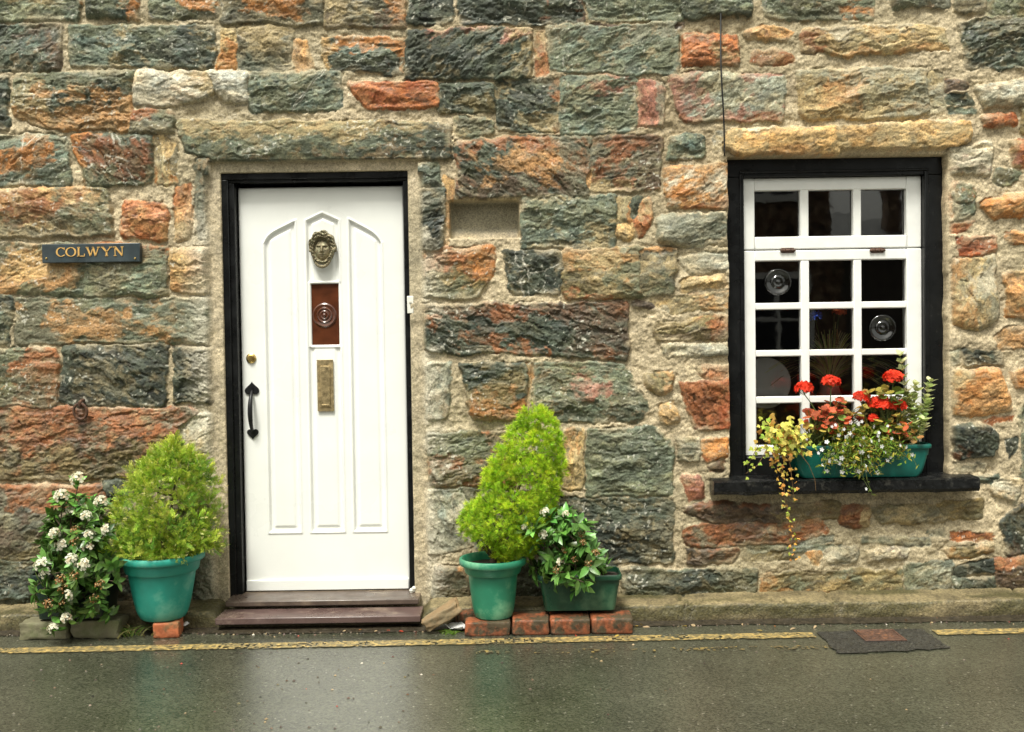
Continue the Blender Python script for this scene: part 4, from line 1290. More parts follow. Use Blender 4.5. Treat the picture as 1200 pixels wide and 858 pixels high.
wbx = np.array([(at(923, 540, -.03)[0]+at(1088, 540, -.03)[0])/2, -.015, SILLZ+.004])
wbh = at(1000, 523, -.10)[2]-wbx[2]+.003
wbox = trough('window_box', wbx, at(1088, 525, -.1)[0]-at(922, 525, -.1)[0], .54, .165, .12, wbh, BOXTEAL, 'blue green window box full of flowers on the slate sill', .018, 1)

def rock(name, c, sx, sy, sz, mat, seed, rot=0, tilt=0, sub=10, amp=.12, loc=None):
    """a chipped block: a rounded box pushed about by noise"""
    V = []; F = []; N_ = sub
    g = np.linspace(-1, 1, N_)
    def face(f):
        b = len(V)
        for u in g:
            for v in g: V.append(f(u, v))
        for i in range(N_-1):
            for j in range(N_-1): F.append((b+i*N_+j, b+(i+1)*N_+j, b+(i+1)*N_+j+1, b+i*N_+j+1))
    face(lambda u, v: (u, v, 1)); face(lambda u, v: (v, u, -1)); face(lambda u, v: (1, u, v)); face(lambda u, v: (-1, v, u)); face(lambda u, v: (v, 1, u)); face(lambda u, v: (u, -1, v))
    A = np.array(V, float)
    q = 1/np.maximum(1, (np.abs(A)**16).sum(1)**(1/16))[:, None]
    A = A*q
    nn = (fbm(A[:, 0]*1.6+A[:, 2]*.7+seed, A[:, 1]*1.6-A[:, 2]*1.1, seed, 4)-.5)*amp*2
    n2 = (fbm(A[:, 2]*1.6+seed, A[:, 0]*1.6+A[:, 1]*.9, seed+5, 4)-.5)*amp*2
    A = A*(1+nn[:, None])+np.stack([n2*.5, nn*.3, n2*.3], 1)
    A *= np.array([sx, sy, sz])/2
    R_ = np.array(Matrix.Rotation(rot, 3, 'Z') @ Matrix.Rotation(tilt, 3, 'Y'))
    A = A @ R_.T
    A += np.array(c)+np.array([0, 0, 0])
    me = np_mesh(name, A, F)
    o = link(name, me, mat, None, c)
    return o
def brick(px0, px1, y0, y1, h, label, mat, seed, rot=0):
    x0, x1 = at(px0, 738, y0)[0], at(px1, 738, y0)[0]
    o = rock('brick', ((x0+x1)/2, (y0+y1)/2, h/2), x1-x0, y1-y0, h, mat, seed, rot, 0, 14, .05)
    return tag(o, label, 'brick')
brick(545, 598, -.375, -.265, .060, 'mossy red brick under the round green pot', BRICKM, 21, .02)
brick(600, 644, -.375, -.215, .068, 'red brick at the left end under the dark green trough', BRICKM, 23)
brick(645, 692, -.375, -.215, .068, 'dark stained red brick under the middle of the dark green trough', BRICKM, 25)
brick(693.5, 742, -.375, -.215, .070, 'red brick sticking out past the right end of the dark green trough', BRICKM, 27)
brick(534, 556, -.26, -.20, .075, 'brown brick end behind the loose slab by the round green pot', BRICKM, 29, .3)
brick(177, 207, -.335, -.205, .068, 'clean orange brick under the teal pot', BRICKM2, 31, .12)
c = ground(57, 745); tag(rock('stone_block', (at(57, 740, -.27)[0], -.27, .038), .215, .12, .076, STONEM, 41, .02), 'mossy grey stone block under the left end of the dark trough', 'stone block')
tag(rock('stone_block', (at(116, 740, -.27)[0], -.265, .040), .215, .12, .080, STONEM, 43, -.02), 'grey stone block under the right end of the dark trough', 'stone block')
c = at(517, 722, -.29)
tag(rock('loose_slab', (c[0], -.29, .072), .165, .09, .052, SLABM, 47, .15, -.50, 14, .22), 'buff broken stone slab leaning beside the doorstep', 'stone')
# ------------------------------------------------------------------ planting
def leafmat(name, rough=.45, trans=.25, spec=.4, var=.12, scale=80):
    return pm(name, (.1, .1, .1), rough, var, scale, attr=True, trans=trans, spec=spec, rvar=.1)
M_LEAF = leafmat('glossy leaves', .32, .18, .5)
M_SOFT = leafmat('soft foliage', .6, .32, .3)
M_PETAL = leafmat('petals', .6, .30, .25, .06)
M_STEM = pm('woody stem', (.075, .05, .03), .8, .4, 60, .5, 80)
M_GSTEM = pm('green stem', (.10, .14, .035), .6, .3, 60)

def frames(d, nrm):
    d = d/np.linalg.norm(d, axis=1, keepdims=True)
    y = np.cross(nrm, d); y /= np.linalg.norm(y, axis=1, keepdims=True)+1e-9
    z = np.cross(d, y)
    return np.stack([d, y, z], -1)                     # columns x, y, z
def inst(tV, tF, P, R, S, C, tC=None):
    n = len(P); k = len(tV)
    S = np.asarray(S); S3 = S[:, None, None] if S.ndim == 1 else S[:, None, :]
    V = P[:, None, :]+np.einsum('nij,nkj->nki', R, tV[None]*S3)
    F = (tF[None]+(np.arange(n)*k)[:, None, None]).reshape(-1, tF.shape[1])
    c = np.repeat(C[:, None, :], k, 1)
    if tC is not None: c = c*tC[None, :, :] if tC.ndim == 2 else c*tC[None, :, None]
    return V.reshape(-1, 3), F, np.clip(c.reshape(-1, 3), 0, 1)
def merge(parts):
    V = []; F = []; C = []; b = 0
    for v, f, c in parts:
        V.append(v); F.append(f+b); C.append(c); b += len(v)
    return np.concatenate(V), np.concatenate(F), np.concatenate(C)
def rand_dirs(n, up=0.0):
    v = rng.normal(size=(n, 3)); v[:, 2] += up
    return v/np.linalg.norm(v, axis=1, keepdims=True)
def vary(base, n, v=.18, h=.1):
    c = np.array(base)[None]*(1+rng.normal(0, v, (n, 1)))
    c = c*(1+rng.normal(0, h, (n, 3)))
    return np.clip(c, .004, .9)
# templates: x along the leaf, y across, z up out of the leaf
def t_leaf(w=.42, fold=.10, droop=.16):
    s = np.array([0, .2, .45, .72, 1.0]); hw = np.array([0, .8, 1.0, .68, 0])*w/2
    V = []; 
    for i in range(5):
        zc = -droop*s[i]**2
        V.append((s[i], 0, zc))
        if 0 < i < 4: V += [(s[i], hw[i], zc+fold*hw[i]/(w/2)*.5), (s[i], -hw[i], zc+fold*hw[i]/(w/2)*.5)]
    V = np.array(V)                                    # 0 | 1,2,3 | 4,5,6 | 7,8,9 | 10
    F = [(0, 1, 2), (0, 3, 1), (1, 4, 5), (1, 5, 2), (3, 6, 4), (3, 4, 1), (4, 7, 8), (4, 8, 5), (6, 9, 7), (6, 7, 4), (7, 10, 8), (9, 10, 7)]
    return V, np.array(F)
def t_needles(k, spread, L=(.5, 1.0), w=.05, seed=0, flat=False):
    r = np.random.default_rng(seed); V = []; F = []; C = []
    for i in range(k):
        if flat:
            side = 1 if i % 2 else -1
            x0 = .08+.75*i/k; a = side*r.uniform(.5, .85); l = r.uniform(.22, .42)*(1.15-.7*i/k)
            b = np.array([x0, 0, r.normal(0, .02)]); d = np.array([math.cos(a), math.sin(a), r.normal(0, .15)])
            tint = .85+.35*x0
        else:
            d = np.array([1, r.normal(0, spread), r.normal(0, spread)]); d /= np.linalg.norm(d); l = r.uniform(*L); b = np.array([r.uniform(0, .25), 0, 0]); tint = 1.0
        n = np.cross(d, r.normal(size=3)) if not flat else np.cross((0, 0, 1), d)
        n /= np.linalg.norm(n)
        q = len(V)
        V += [b, b+d*l*.45+n*w/2, b+d*l, b+d*l*.45-n*w/2]
        F += [(q, q+1, q+2), (q, q+2, q+3)]
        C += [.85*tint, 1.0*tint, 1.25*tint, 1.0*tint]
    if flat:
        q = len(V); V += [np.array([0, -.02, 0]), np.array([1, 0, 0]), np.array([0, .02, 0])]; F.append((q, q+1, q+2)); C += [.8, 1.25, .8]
    return np.array(V), np.array(F), np.array(C)
def t_ivy():
    a = np.radians([180, 215, 262, 300, 330, 0, 30, 60, 98, 145]); r = np.array([.18, .45, .62, .36, .66, .40, 1, .40, .66, .36])
    ang = np.radians([180, 232, 285, 312, 333, 0, 27, 48, 75, 128]); rad = np.array([.12, .52, .66, .40, .58, 1.0, .58, .40, .66, .52])
    V = [(0.0, 0, 0.03)]+[(rad[i]*math.cos(ang[i])*.6+.25, rad[i]*math.sin(ang[i])*.72, -.08*rad[i]**2+.02*(-1)**i) for i in range(10)]
    F = [(0, 1+i, 1+(i+1) % 10) for i in range(10)]
    return np.array(V), np.array(F)
def t_round(n=9, scallop=.08):
    V = [(.45, 0, -.06)]; 
    for i in range(n*2):
        a = 2*math.pi*i/(n*2); q = .5*(1-scallop*(i % 2))*(1-.25*(abs(a-math.pi) < .3))
        V.append((.45+q*math.cos(a), q*math.sin(a), .02*(-1)**i))
    return np.array(V), np.array([(0, 1+i, 1+(i+1) % (2*n)) for i in range(2*n)])
def t_floret(p=5, w=.42):
    V = [(0, 0, -.06)]; F = []
    for i in range(p):
        a = 2*math.pi*i/p; b = len(V); c, s = math.cos(a), math.sin(a)
        for (u, v, z) in ((.45, w, .06), (.9, w*.75, .10), (1.0, 0, .06), (.9, -w*.75, .10), (.45, -w, .06)):
            V.append((u*c-v*s*.8, u*s+v*c*.8, z))
        F += [(0, b+4, b+3), (0, b+3, b+2), (0, b+2, b+1), (0, b+1, b)]
    return np.array(V), np.array(F)
LEAF, LEAFN, IVY, RND, FLO = t_leaf(), t_leaf(.30, .08, .25), t_ivy(), t_round(), t_floret()
FLO4 = t_floret(4, .3)

def stem(pts, r0, r1, mb=None, n=6):
    mb = mb or MB()
    pts = [np.array(p) for p in pts]
    m = len(pts); mb.tube(pts, [r0+(r1-r0)*i/(m-1) for i in range(m)], n); return mb
def curve(p, q, bow, n=8):
    p, q, bow = map(np.array, (p, q, bow))
    return [p*(1-t)+q*t+bow*4*t*(1-t) for t in np.linspace(0, 1, n)]

# --- golden thuja in the teal pot
def clumps(centres, radii, outward, per, Smin, Smax, jitter, tv, tf, tc, cols, zmin=0):
    """tufts spread over many small clumps, each clump a little dome of shoots"""
    P = []; Dr = []; S = []; C = []
    for c, r, o in zip(centres, radii, outward):
        o = o/np.linalg.norm(o)
        k = int(per*rng.uniform(.7, 1.3))
        d = rng.normal(size=(k, 3))+o*1.3; d /= np.linalg.norm(d, axis=1, keepdims=True)
        q = r*rng.random((k, 1))**.4
        P.append(c+d*q-o*r*.5); Dr.append(d+rng.normal(0, jitter, (k, 3))+np.array([0, 0, .25])); S.append(rng.uniform(Smin, Smax, k))
        base = cols[rng.integers(0, len(cols))]
        C.append(vary(base, k, .16, .06)*rng.uniform(.85, 1.15))
    P = np.concatenate(P); P[:, 1] = np.minimum(P[:, 1], -.012); P[:, 2] = np.maximum(P[:, 2], zmin)
    Dr = np.concatenate(Dr)
    return inst(tv, tf, P, frames(Dr, rand_dirs(len(P))), np.concatenate(S), np.concatenate(C), tc)
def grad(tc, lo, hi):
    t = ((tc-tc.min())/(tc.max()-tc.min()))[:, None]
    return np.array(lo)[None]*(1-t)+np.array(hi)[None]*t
def thuja():
    base = pA+np.array([0, 0, HA-.03])
    t = thing('thuja_shrub', base, 'rounded golden green thuja growing in the teal pot left of the door', 'shrub')
    prof = [(518, 198, 210), (526, 186, 224), (534, 174, 236), (544, 162, 245), (556, 152, 251), (574, 141, 255), (600, 133, 257), (618, 129, 258), (634, 131, 255), (646, 136, 250), (658, 142, 244)]
    Yc = -.225
    zz = np.array([at(192, p[0], Yc)[2] for p in prof])[::-1]
    xc = np.array([at((p[1]+p[2])/2, p[0], Yc)[0] for p in prof])[::-1]
    rr = np.array([(at(p[2], p[0], Yc)[0]-at(p[1], p[0], Yc)[0])/2 for p in prof])[::-1]
    cum = np.cumsum(rr**1.2); cum /= cum[-1]
    tv, tf, tc = t_needles(13, 0, w=.058, seed=3, flat=True)
    cen = []; rad = []; out = []
    for i in range(640):
        z = np.interp(rng.random(), cum, zz)+rng.normal(0, .008); r = np.interp(z, zz, rr); a = rng.uniform(0, 2*math.pi)
        q = max(r-.026, .004)*(1-.55*rng.random()**2.4)*(1+.12*math.sin(3*a+z*20)+rng.normal(0, .11))
        cen.append(np.array([np.interp(z, zz, xc)+q*math.cos(a), Yc+.82*q*math.sin(a), z])); rad.append(rng.uniform(.020, .042)*(.7 if z > zz[-4] else 1))
        out.append(np.array([math.cos(a), math.sin(a), .35+.9*(z-zz[0])/(zz[-1]-zz[0])]))
    for k in range(5):
        cen.append(np.array([at(203+k*.4, 530-k*4, Yc)[0], Yc, at(203, 530-k*4, Yc)[2]])); rad.append(.014); out.append(np.array([.1, 0, 1.]))
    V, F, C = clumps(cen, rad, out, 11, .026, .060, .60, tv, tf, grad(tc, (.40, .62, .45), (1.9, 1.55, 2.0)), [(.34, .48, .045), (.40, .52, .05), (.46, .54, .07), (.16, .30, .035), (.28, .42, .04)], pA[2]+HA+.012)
    # cream new growth at the ends of the outer sprays
    n = 900; k = rng.integers(0, len(cen)-5, n); o = np.array([out[i]/np.linalg.norm(out[i]) for i in k])
    d = o+rng.normal(0, .6, (n, 3)); P = np.array([cen[i] for i in k])+d/np.linalg.norm(d, axis=1, keepdims=True)*np.array([rad[i] for i in k])[:, None]*1.15
    P[:, 1] = np.minimum(P[:, 1], -.012); P[:, 2] = np.maximum(P[:, 2], pA[2]+HA+.012)
    v2 = inst(*t_needles(5, 0, w=.16, seed=9, flat=True)[:2], P, frames(d+rng.normal(0, .5, (n, 3)), rand_dirs(n)), rng.uniform(.012, .024, n), vary((.80, .76, .30), n, .12, .05))
    V, F, C = merge([(V, F, C), v2])
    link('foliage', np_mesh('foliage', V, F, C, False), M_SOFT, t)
    mb = MB(); stem([base+np.array([0, 0, -.02]), base+np.array([.01, 0, .12]), (xc[3], Yc+.05, zz[3]), (xc[6], Yc+.07, zz[6])], .012, .004, mb)
    for i in range(22):
        a = rng.uniform(0, 6.28); k = rng.integers(0, 7)
        p = np.array([xc[k], Yc+.06, zz[k]-.03]); stem(curve(p, p+np.array([math.cos(a)*.6*rr[k], math.sin(a)*.4*rr[k], .06]), (0, 0, -.02)), .005, .0015, mb, 5)
    mb.build('stem', M_STEM, t, smooth=True)
thuja()

# --- tall golden conifer in the green pot
def conifer():
    base = pB+np.array([0, 0, HB-.03])
    t = thing('conifer_shrub', base, 'tall lime yellow conifer leaning right in the round green pot', 'shrub')
    prof = [(479, 615, 631), (486, 609, 641), (496, 603, 650), (509, 595, 657), (524, 584, 660), (540, 577, 661), (556, 569, 660), (572, 565, 658), (588, 554, 655), (600, 545, 650), (613, 542, 645), (625, 544, 640), (638, 572, 634), (650, 582, 622)]
    Yc = -.235
    zz = np.array([at(600, p[0], Yc)[2] for p in prof])[::-1]
    xc = np.array([at((p[1]+p[2])/2, p[0], Yc)[0] for p in prof])[::-1]
    rr = np.array([(at(p[2], p[0], Yc)[0]-at(p[1], p[0], Yc)[0])/2 for p in prof])[::-1]
    cum = np.cumsum(rr**1.1); cum /= cum[-1]
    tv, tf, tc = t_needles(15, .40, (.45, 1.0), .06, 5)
    cen = []; rad = []; out = []
    for i in range(620):
        z = np.interp(rng.random(), cum, zz)+rng.normal(0, .006); r = np.interp(z, zz, rr); a = rng.uniform(0, 2*math.pi)
        q = max(r-.008, .004)*(1-.5*rng.random()**2.6)*(1+rng.normal(0, .07))
        cen.append(np.array([np.interp(z, zz, xc)+q*math.cos(a), Yc+.88*q*math.sin(a), z])); rad.append(rng.uniform(.016, .034))
        out.append(np.array([math.cos(a), math.sin(a), .75]))
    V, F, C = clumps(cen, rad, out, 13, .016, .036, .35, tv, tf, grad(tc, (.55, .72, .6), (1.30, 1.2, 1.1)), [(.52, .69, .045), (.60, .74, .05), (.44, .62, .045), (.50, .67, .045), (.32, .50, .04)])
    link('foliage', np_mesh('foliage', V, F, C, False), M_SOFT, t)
    mb = MB()
    stem([base+np.array([0, .02, -.02]), base+np.array([.01, .03, .08]), (xc[4], Yc+.02, zz[4]), (xc[7], Yc+.03, zz[7])], .018, .005, mb, 8)
    for i in range(16):
        k = rng.integers(0, 5); a = rng.uniform(0, 6.28); p = np.array([xc[k], Yc, zz[k]-.03]); stem(curve(p, p+np.array([math.cos(a), math.sin(a), .7])*rr[k]*.8, (0, 0, -.01)), .005, .0015, mb, 5)
    for i in range(16):
        a = rng.uniform(3.3, 6.1); p = base+np.array([.0, .02, .01]); stem(curve(p, p+np.array([math.cos(a)*.10-.02, math.sin(a)*.06, .11]), (0, 0, .01)), .004, .002, mb, 5)
    mb.build('stem', M_STEM, t, smooth=True)
conifer()

# --- viburnum: leathery leaves in whorls, domed heads of tiny flowers
def flower_head_mesh(name, r, kind, seed):
    g = np.random.default_rng(seed)
    n = 34
    a = g.uniform(0, 2*math.pi, n); q = np.sqrt(g.random(n))*r
    P = np.stack([q*np.cos(a), q*np.sin(a), .55*np.sqrt(np.clip(r*r-q*q, 0, None))+g.normal(0, .002, n)], 1)
    Dn = np.stack([np.cos(a)*q/r, np.sin(a)*q/r, np.full(n, .9)], 1)+g.normal(0, .18, (n, 3))
    R = frames(np.cross(Dn, g.normal(size=(n, 3))), Dn)
    if kind == 'white':
        C = np.clip(np.array([[.82, .79, .62]])*(1+g.normal(0, .10, (n, 1))), 0, .85); pk = g.random(n) < .10; C[pk] = (.66, .52, .34)
        S = g.uniform(.0055, .0085, n)
    else:
        C = np.array([[.30, .135, .045]])*(1+g.normal(0, .3, (n, 1))); pk = g.random(n) < .25; C[pk] = (.55, .42, .22)
        S = g.uniform(.003, .0055, n)
    pr = [inst(FLO[0], FLO[1], P, R, S, C)]
    # the little stalks that carry the florets
    tv = np.array([(0, 0, 0), (1, .03, 0), (1, -.03, 0)]); tf = np.array([(0, 1, 2)])
    b = np.zeros((n, 3)); b[:, 2] = -.02
    d = P-b
    pr.append(inst(tv, tf, b, frames(d, rand_dirs(n)), np.linalg.norm(d, axis=1), np.tile(np.array([[.12, .14, .04]]), (n, 1))))
    V, F, C = merge(pr)
    return np_mesh(name, V, F, C, False)
HEADS = {}
def head(parent, p, d, s, kind):
    key = (kind, int(rng.integers(0, 3)))
    if key not in HEADS:
        HEADS[key] = flower_head_mesh('flower_head', .026, kind, 700+key[1]+(10 if kind == 'white' else 0)); HEADS[key].materials.append(M_PETAL)
    o = bpy.data.objects.new('flower_head', HEADS[key]); COL.objects.link(o); o.parent = parent
    o.location = tuple(np.array(p)-ORG[parent]); o.scale = (s, s, s)
    o.rotation_mode = 'QUATERNION'; o.rotation_quaternion = Vector(tuple(d)).to_track_quat('Z', 'Y')
    return o
def whorls(tips, stems_from, nleaf, L, base_col, pale, mbst, along=5):
    """shoots from stems_from to tips, leaves along them and a rosette at each tip"""
    P = []; Dr = []; Nn = []; S = []
    for p, tip in zip(stems_from, tips):
        p, tip = np.array(p), np.array(tip)
        c = curve(p, tip, (rng.normal(0, .02), rng.normal(0, .02)-.01, .02), 10); stem(c, .004, .002, mbst, 5)
        ax = (c[-1]-c[-3]); ax /= np.linalg.norm(ax)
        for j in range(nleaf+along*2):
            if j < nleaf: q = c[-1]-ax*rng.uniform(0, .02); el = rng.uniform(.1, .8)
            else:
                k = rng.integers(3, 9); q = c[k]; el = rng.uniform(.2, .7)
            v = rng.normal(size=3); v -= ax*np.dot(v, ax); v /= np.linalg.norm(v)
            d = v*math.cos(el)+ax*math.sin(el)
            P.append(q); Dr.append(d); Nn.append(ax*.8-d*.3+np.array([0, -.25, .35])+rng.normal(0, .2, 3)); S.append(L*rng.uniform(.65, 1.15))
    n = len(P); P = np.array(P)
    C = vary(base_col, n, .25, .08)
    m = rng.random(n) < pale; C[m] = vary(np.array(base_col)*2.1, m.sum(), .2)
    return inst(LEAF[0], LEAF[1], P, frames(np.array(Dr), np.array(Nn)), np.array(S), C)
def viburnum_left():
    base = tl+np.array([0, 0, .17])
    t = thing('viburnum_bush', base, 'dark leaved bush with clusters of cream white flowers left of the teal pot', 'bush')
    Y0 = -.25
    white = [(91, 561), (72, 581), (83, 597), (94, 595), (118, 588), (101, 605), (64, 625), (71, 638), (105, 626), (123, 620), (103, 640), (84, 656), (98, 661), (47, 661), (52, 672), (80, 697), (62, 735), (78, 724)]
    brown = [(88, 621), (88, 635), (87, 675), (71, 680), (73, 705), (56, 708), (117, 685), (111, 702), (74, 690)]
    mb = MB(); tips = []; frm = []; hd = []
    for lst, k in ((white, 'white'), (brown, 'brown')):
        for (x, y) in lst:
            Yh = (Y0-.19-.05*rng.random()) if y > 650 else (Y0-.14-.04*rng.random() if y > 600 else Y0-.06-.04*rng.random())
            if y > 715: Yh = -.43
            p = at(x, y, Yh); hd.append((p, k)); tips.append(p-np.array([0, -.012, .016]))
            frm.append(base+np.array([rng.normal(0, .05), rng.normal(0, .02), rng.uniform(-.02, .08)]) if y < 690 else base+np.array([rng.normal(-.03, .05), -.06, .02]))
    for i in range(105):
        y = rng.uniform(580, 722); w = np.interp(y, [575, 600, 640, 680, 725], [22, 36, 48, 54, 46]); cx = np.interp(y, [575, 640, 725], [93, 90, 84])
        tips.append(at(cx+rng.uniform(-w, w), y, Y0+(rng.uniform(-.17, -.10) if y > 655 else rng.uniform(-.12, .10)))); frm.append(base+np.array([rng.normal(0, .07), rng.normal(0, .03), rng.uniform(-.02, .10)]))
    V, F, C = whorls(tips, frm, 8, .058, (.075, .155, .03), .32, mb, 4)
    link('foliage', np_mesh('foliage', V, F, C, True), M_LEAF, t)
    mb.build('stem', M_STEM, t, smooth=True)
    for p, k in hd:
        head(t, p, (rng.normal(0, .3), -.75+rng.normal(0, .2), .6), rng.uniform(.88, 1.18) if k == 'white' else rng.uniform(.8, 1.0), k)
viburnum_left()
def viburnum_right():
    base = tr+np.array([-.02, 0, .13])
    t = thing('viburnum_bush', base, 'low leafy bush with a few white and brown buds in the dark green trough', 'bush')
    Y0 = -.26
    white = [(638, 600), (636, 626), (657, 658), (615, 618), (663, 602)]
    brown = [(661, 645), (683, 636), (698, 648), (673, 656), (690, 660), (653, 668), (682, 626)]
    mb = MB(); tips = []; frm = []; hd = []
    for lst, k in ((white, 'white'), (brown, 'brown')):
        for (x, y) in lst:
            p = at(x, y, Y0-.08-.06*rng.random()); hd.append((p, k)); tips.append(p-np.array([0, -.012, .014])); frm.append(base+np.array([rng.normal(0, .05), rng.normal(0, .02), 0]))
    for i in range(66):
        y = rng.uniform(598, 690); x0 = np.interp(y, [595, 620, 650, 690], [640, 622, 616, 620]); x1 = np.interp(y, [595, 612, 640, 665, 690], [672, 686, 702, 712, 700])
        if y > 672 and x1 > 690: x1 = 690
        tips.append(at(rng.uniform(x0, x1), y, Y0+rng.uniform(-.13, .09))); frm.append(base+np.array([rng.normal(0, .07), rng.normal(0, .03), rng.uniform(-.01, .05)]))
    V, F, C = whorls(tips, frm, 8, .066, (.085, .19, .038), .35, mb, 3)
    link('foliage', np_mesh('foliage', V, F, C, True), M_LEAF, t)
    mb.build('stem', M_STEM, t, smooth=True)
    for p, k in hd: head(t, p, (rng.normal(0, .3), -.75, .6), rng.uniform(.6, .8), k)
viburnum_right()

# --- window box planting
BY = -.03
boxtop = wbx+np.array([0, 0, wbh])
def petals_cluster(name, r, seed, col, nfl, fs, flat=.75):
    g = np.random.default_rng(seed)
    d = g.normal(size=(nfl, 3)); d[:, 2] = np.abs(d[:, 2])*.9-.1; d[:, 1] -= .3; d /= np.linalg.norm(d, axis=1, keepdims=True)
    P = d*r*g.uniform(.75, 1.0, (nfl, 1)); P[:, 2] *= flat
    R = frames(np.cross(d, g.normal(size=(nfl, 3))), d+g.normal(0, .25, (nfl, 3)))
    C = np.clip(np.array(col)[None]*(1+g.normal(0, .18, (nfl, 1)))*(1+g.normal(0, .06, (nfl, 3))), 0, .9)
    tv, tf = t_floret(5, .46)
    pr = [inst(tv, tf, P, R, g.uniform(.85, 1.15, nfl)*fs, C)]
    s = np.array([(0, 0, 0), (1, .03, 0), (1, -.03, 0)]); b = np.zeros((nfl, 3)); b[:, 2] = -r*.7
    pr.append(inst(s, np.array([(0, 1, 2)]), b, frames(P-b, rand_dirs(nfl)), np.linalg.norm(P-b, axis=1), np.tile(np.array([[.16, .15, .04]]), (nfl, 1))))
    V, F, C = merge(pr)
    return np_mesh(name, V, F, C, False)
def put(parent, name, me, p, mat=M_PETAL):
    me.materials.append(mat)
    o = bpy.data.objects.new(name, me); COL.objects.link(o); o.parent = parent; o.location = tuple(np.array(p)-ORG[parent]); ORG[o] = np.array(p); return o
def geranium(label, heads, leafspots, seed, red=(.80, .055, .022)):
    base = np.array([np.mean([at(h[0], 520, BY)[0] for h in heads]), wbx[1], boxtop[2]-.03])
    t = thing('geranium', base, label, 'geranium', None)
    mb = MB()
    for i, (x, y, r, n) in enumerate(heads):
        p = at(x, y, BY-.06)
        put(t, 'flower_head', petals_cluster('flower_head', r*1.2, seed+i, red, int(n*1.4), .0175), p)
        stem(curve(base+np.array([rng.normal(0, .03), rng.normal(0, .02), 0]), p-np.array([0, 0, r*.6]), (rng.normal(0, .02), -.02, 0)), .0032, .0022, mb, 6)
    P = []; Dr = []; Nn = []; S = []; C = []
    for (x, y, col, n, sp) in leafspots:
        for j in range(int(n*1.9)):
            p = at(x+rng.normal(0, sp), y+rng.normal(0, sp*.6), BY+rng.uniform(-.10, .03))
            stem(curve(base+np.array([rng.normal(0, .04), rng.normal(0, .02), 0]), p, (0, -.01, .01), 6), .0018, .0012, mb, 4)
            P.append(p); d = np.array([rng.normal(), rng.normal()-.6, rng.normal(0, .4)]); Dr.append(d); Nn.append(np.array([rng.normal(0, .4), -.7, .9])); S.append(rng.uniform(.026, .046)); C.append(vary(np.array(col)*1.35, 1, .22, .1)[0])
    V, F, C = inst(RND[0], RND[1], np.array(P), frames(np.array(Dr), np.array(Nn)), np.array(S), np.array(C))
    link('foliage', np_mesh('foliage', V, F, C, False), M_SOFT, t)
    mb.build('stem', M_GSTEM, t, smooth=True)
    return t
RED_L, GRN_L, OLV = (.40, .085, .035), (.14, .19, .035), (.26, .20, .04)
geranium('red geranium with two tall separate flower stalks above reddish leaves, beside the ivy', [(942, 456, .036, 30), (973.5, 448, .036, 26)],
         [(962, 488, RED_L, 16, 9), (975, 480, RED_L, 10, 9), (985, 498, RED_L, 12, 12), (1000, 482, OLV, 9, 10), (960, 503, OLV, 8, 10), (998, 492, RED_L, 8, 9)], 800)
geranium('red geranium with a large cluster of flower heads beside the pale shrub', [(1047, 443, .040, 32), (1009, 466, .032, 22), (1031, 474, .044, 40), (1052, 476, .030, 20), (1023, 490, .016, 8)],
         [(1038, 497, OLV, 12, 12), (1045, 503, RED_L, 14, 9), (1020, 497, GRN_L, 9, 12), (1050, 465, GRN_L, 10, 8), (1030, 458, OLV, 7, 7), (1065, 510, (.36, .2, .06), 9, 7)], 820)

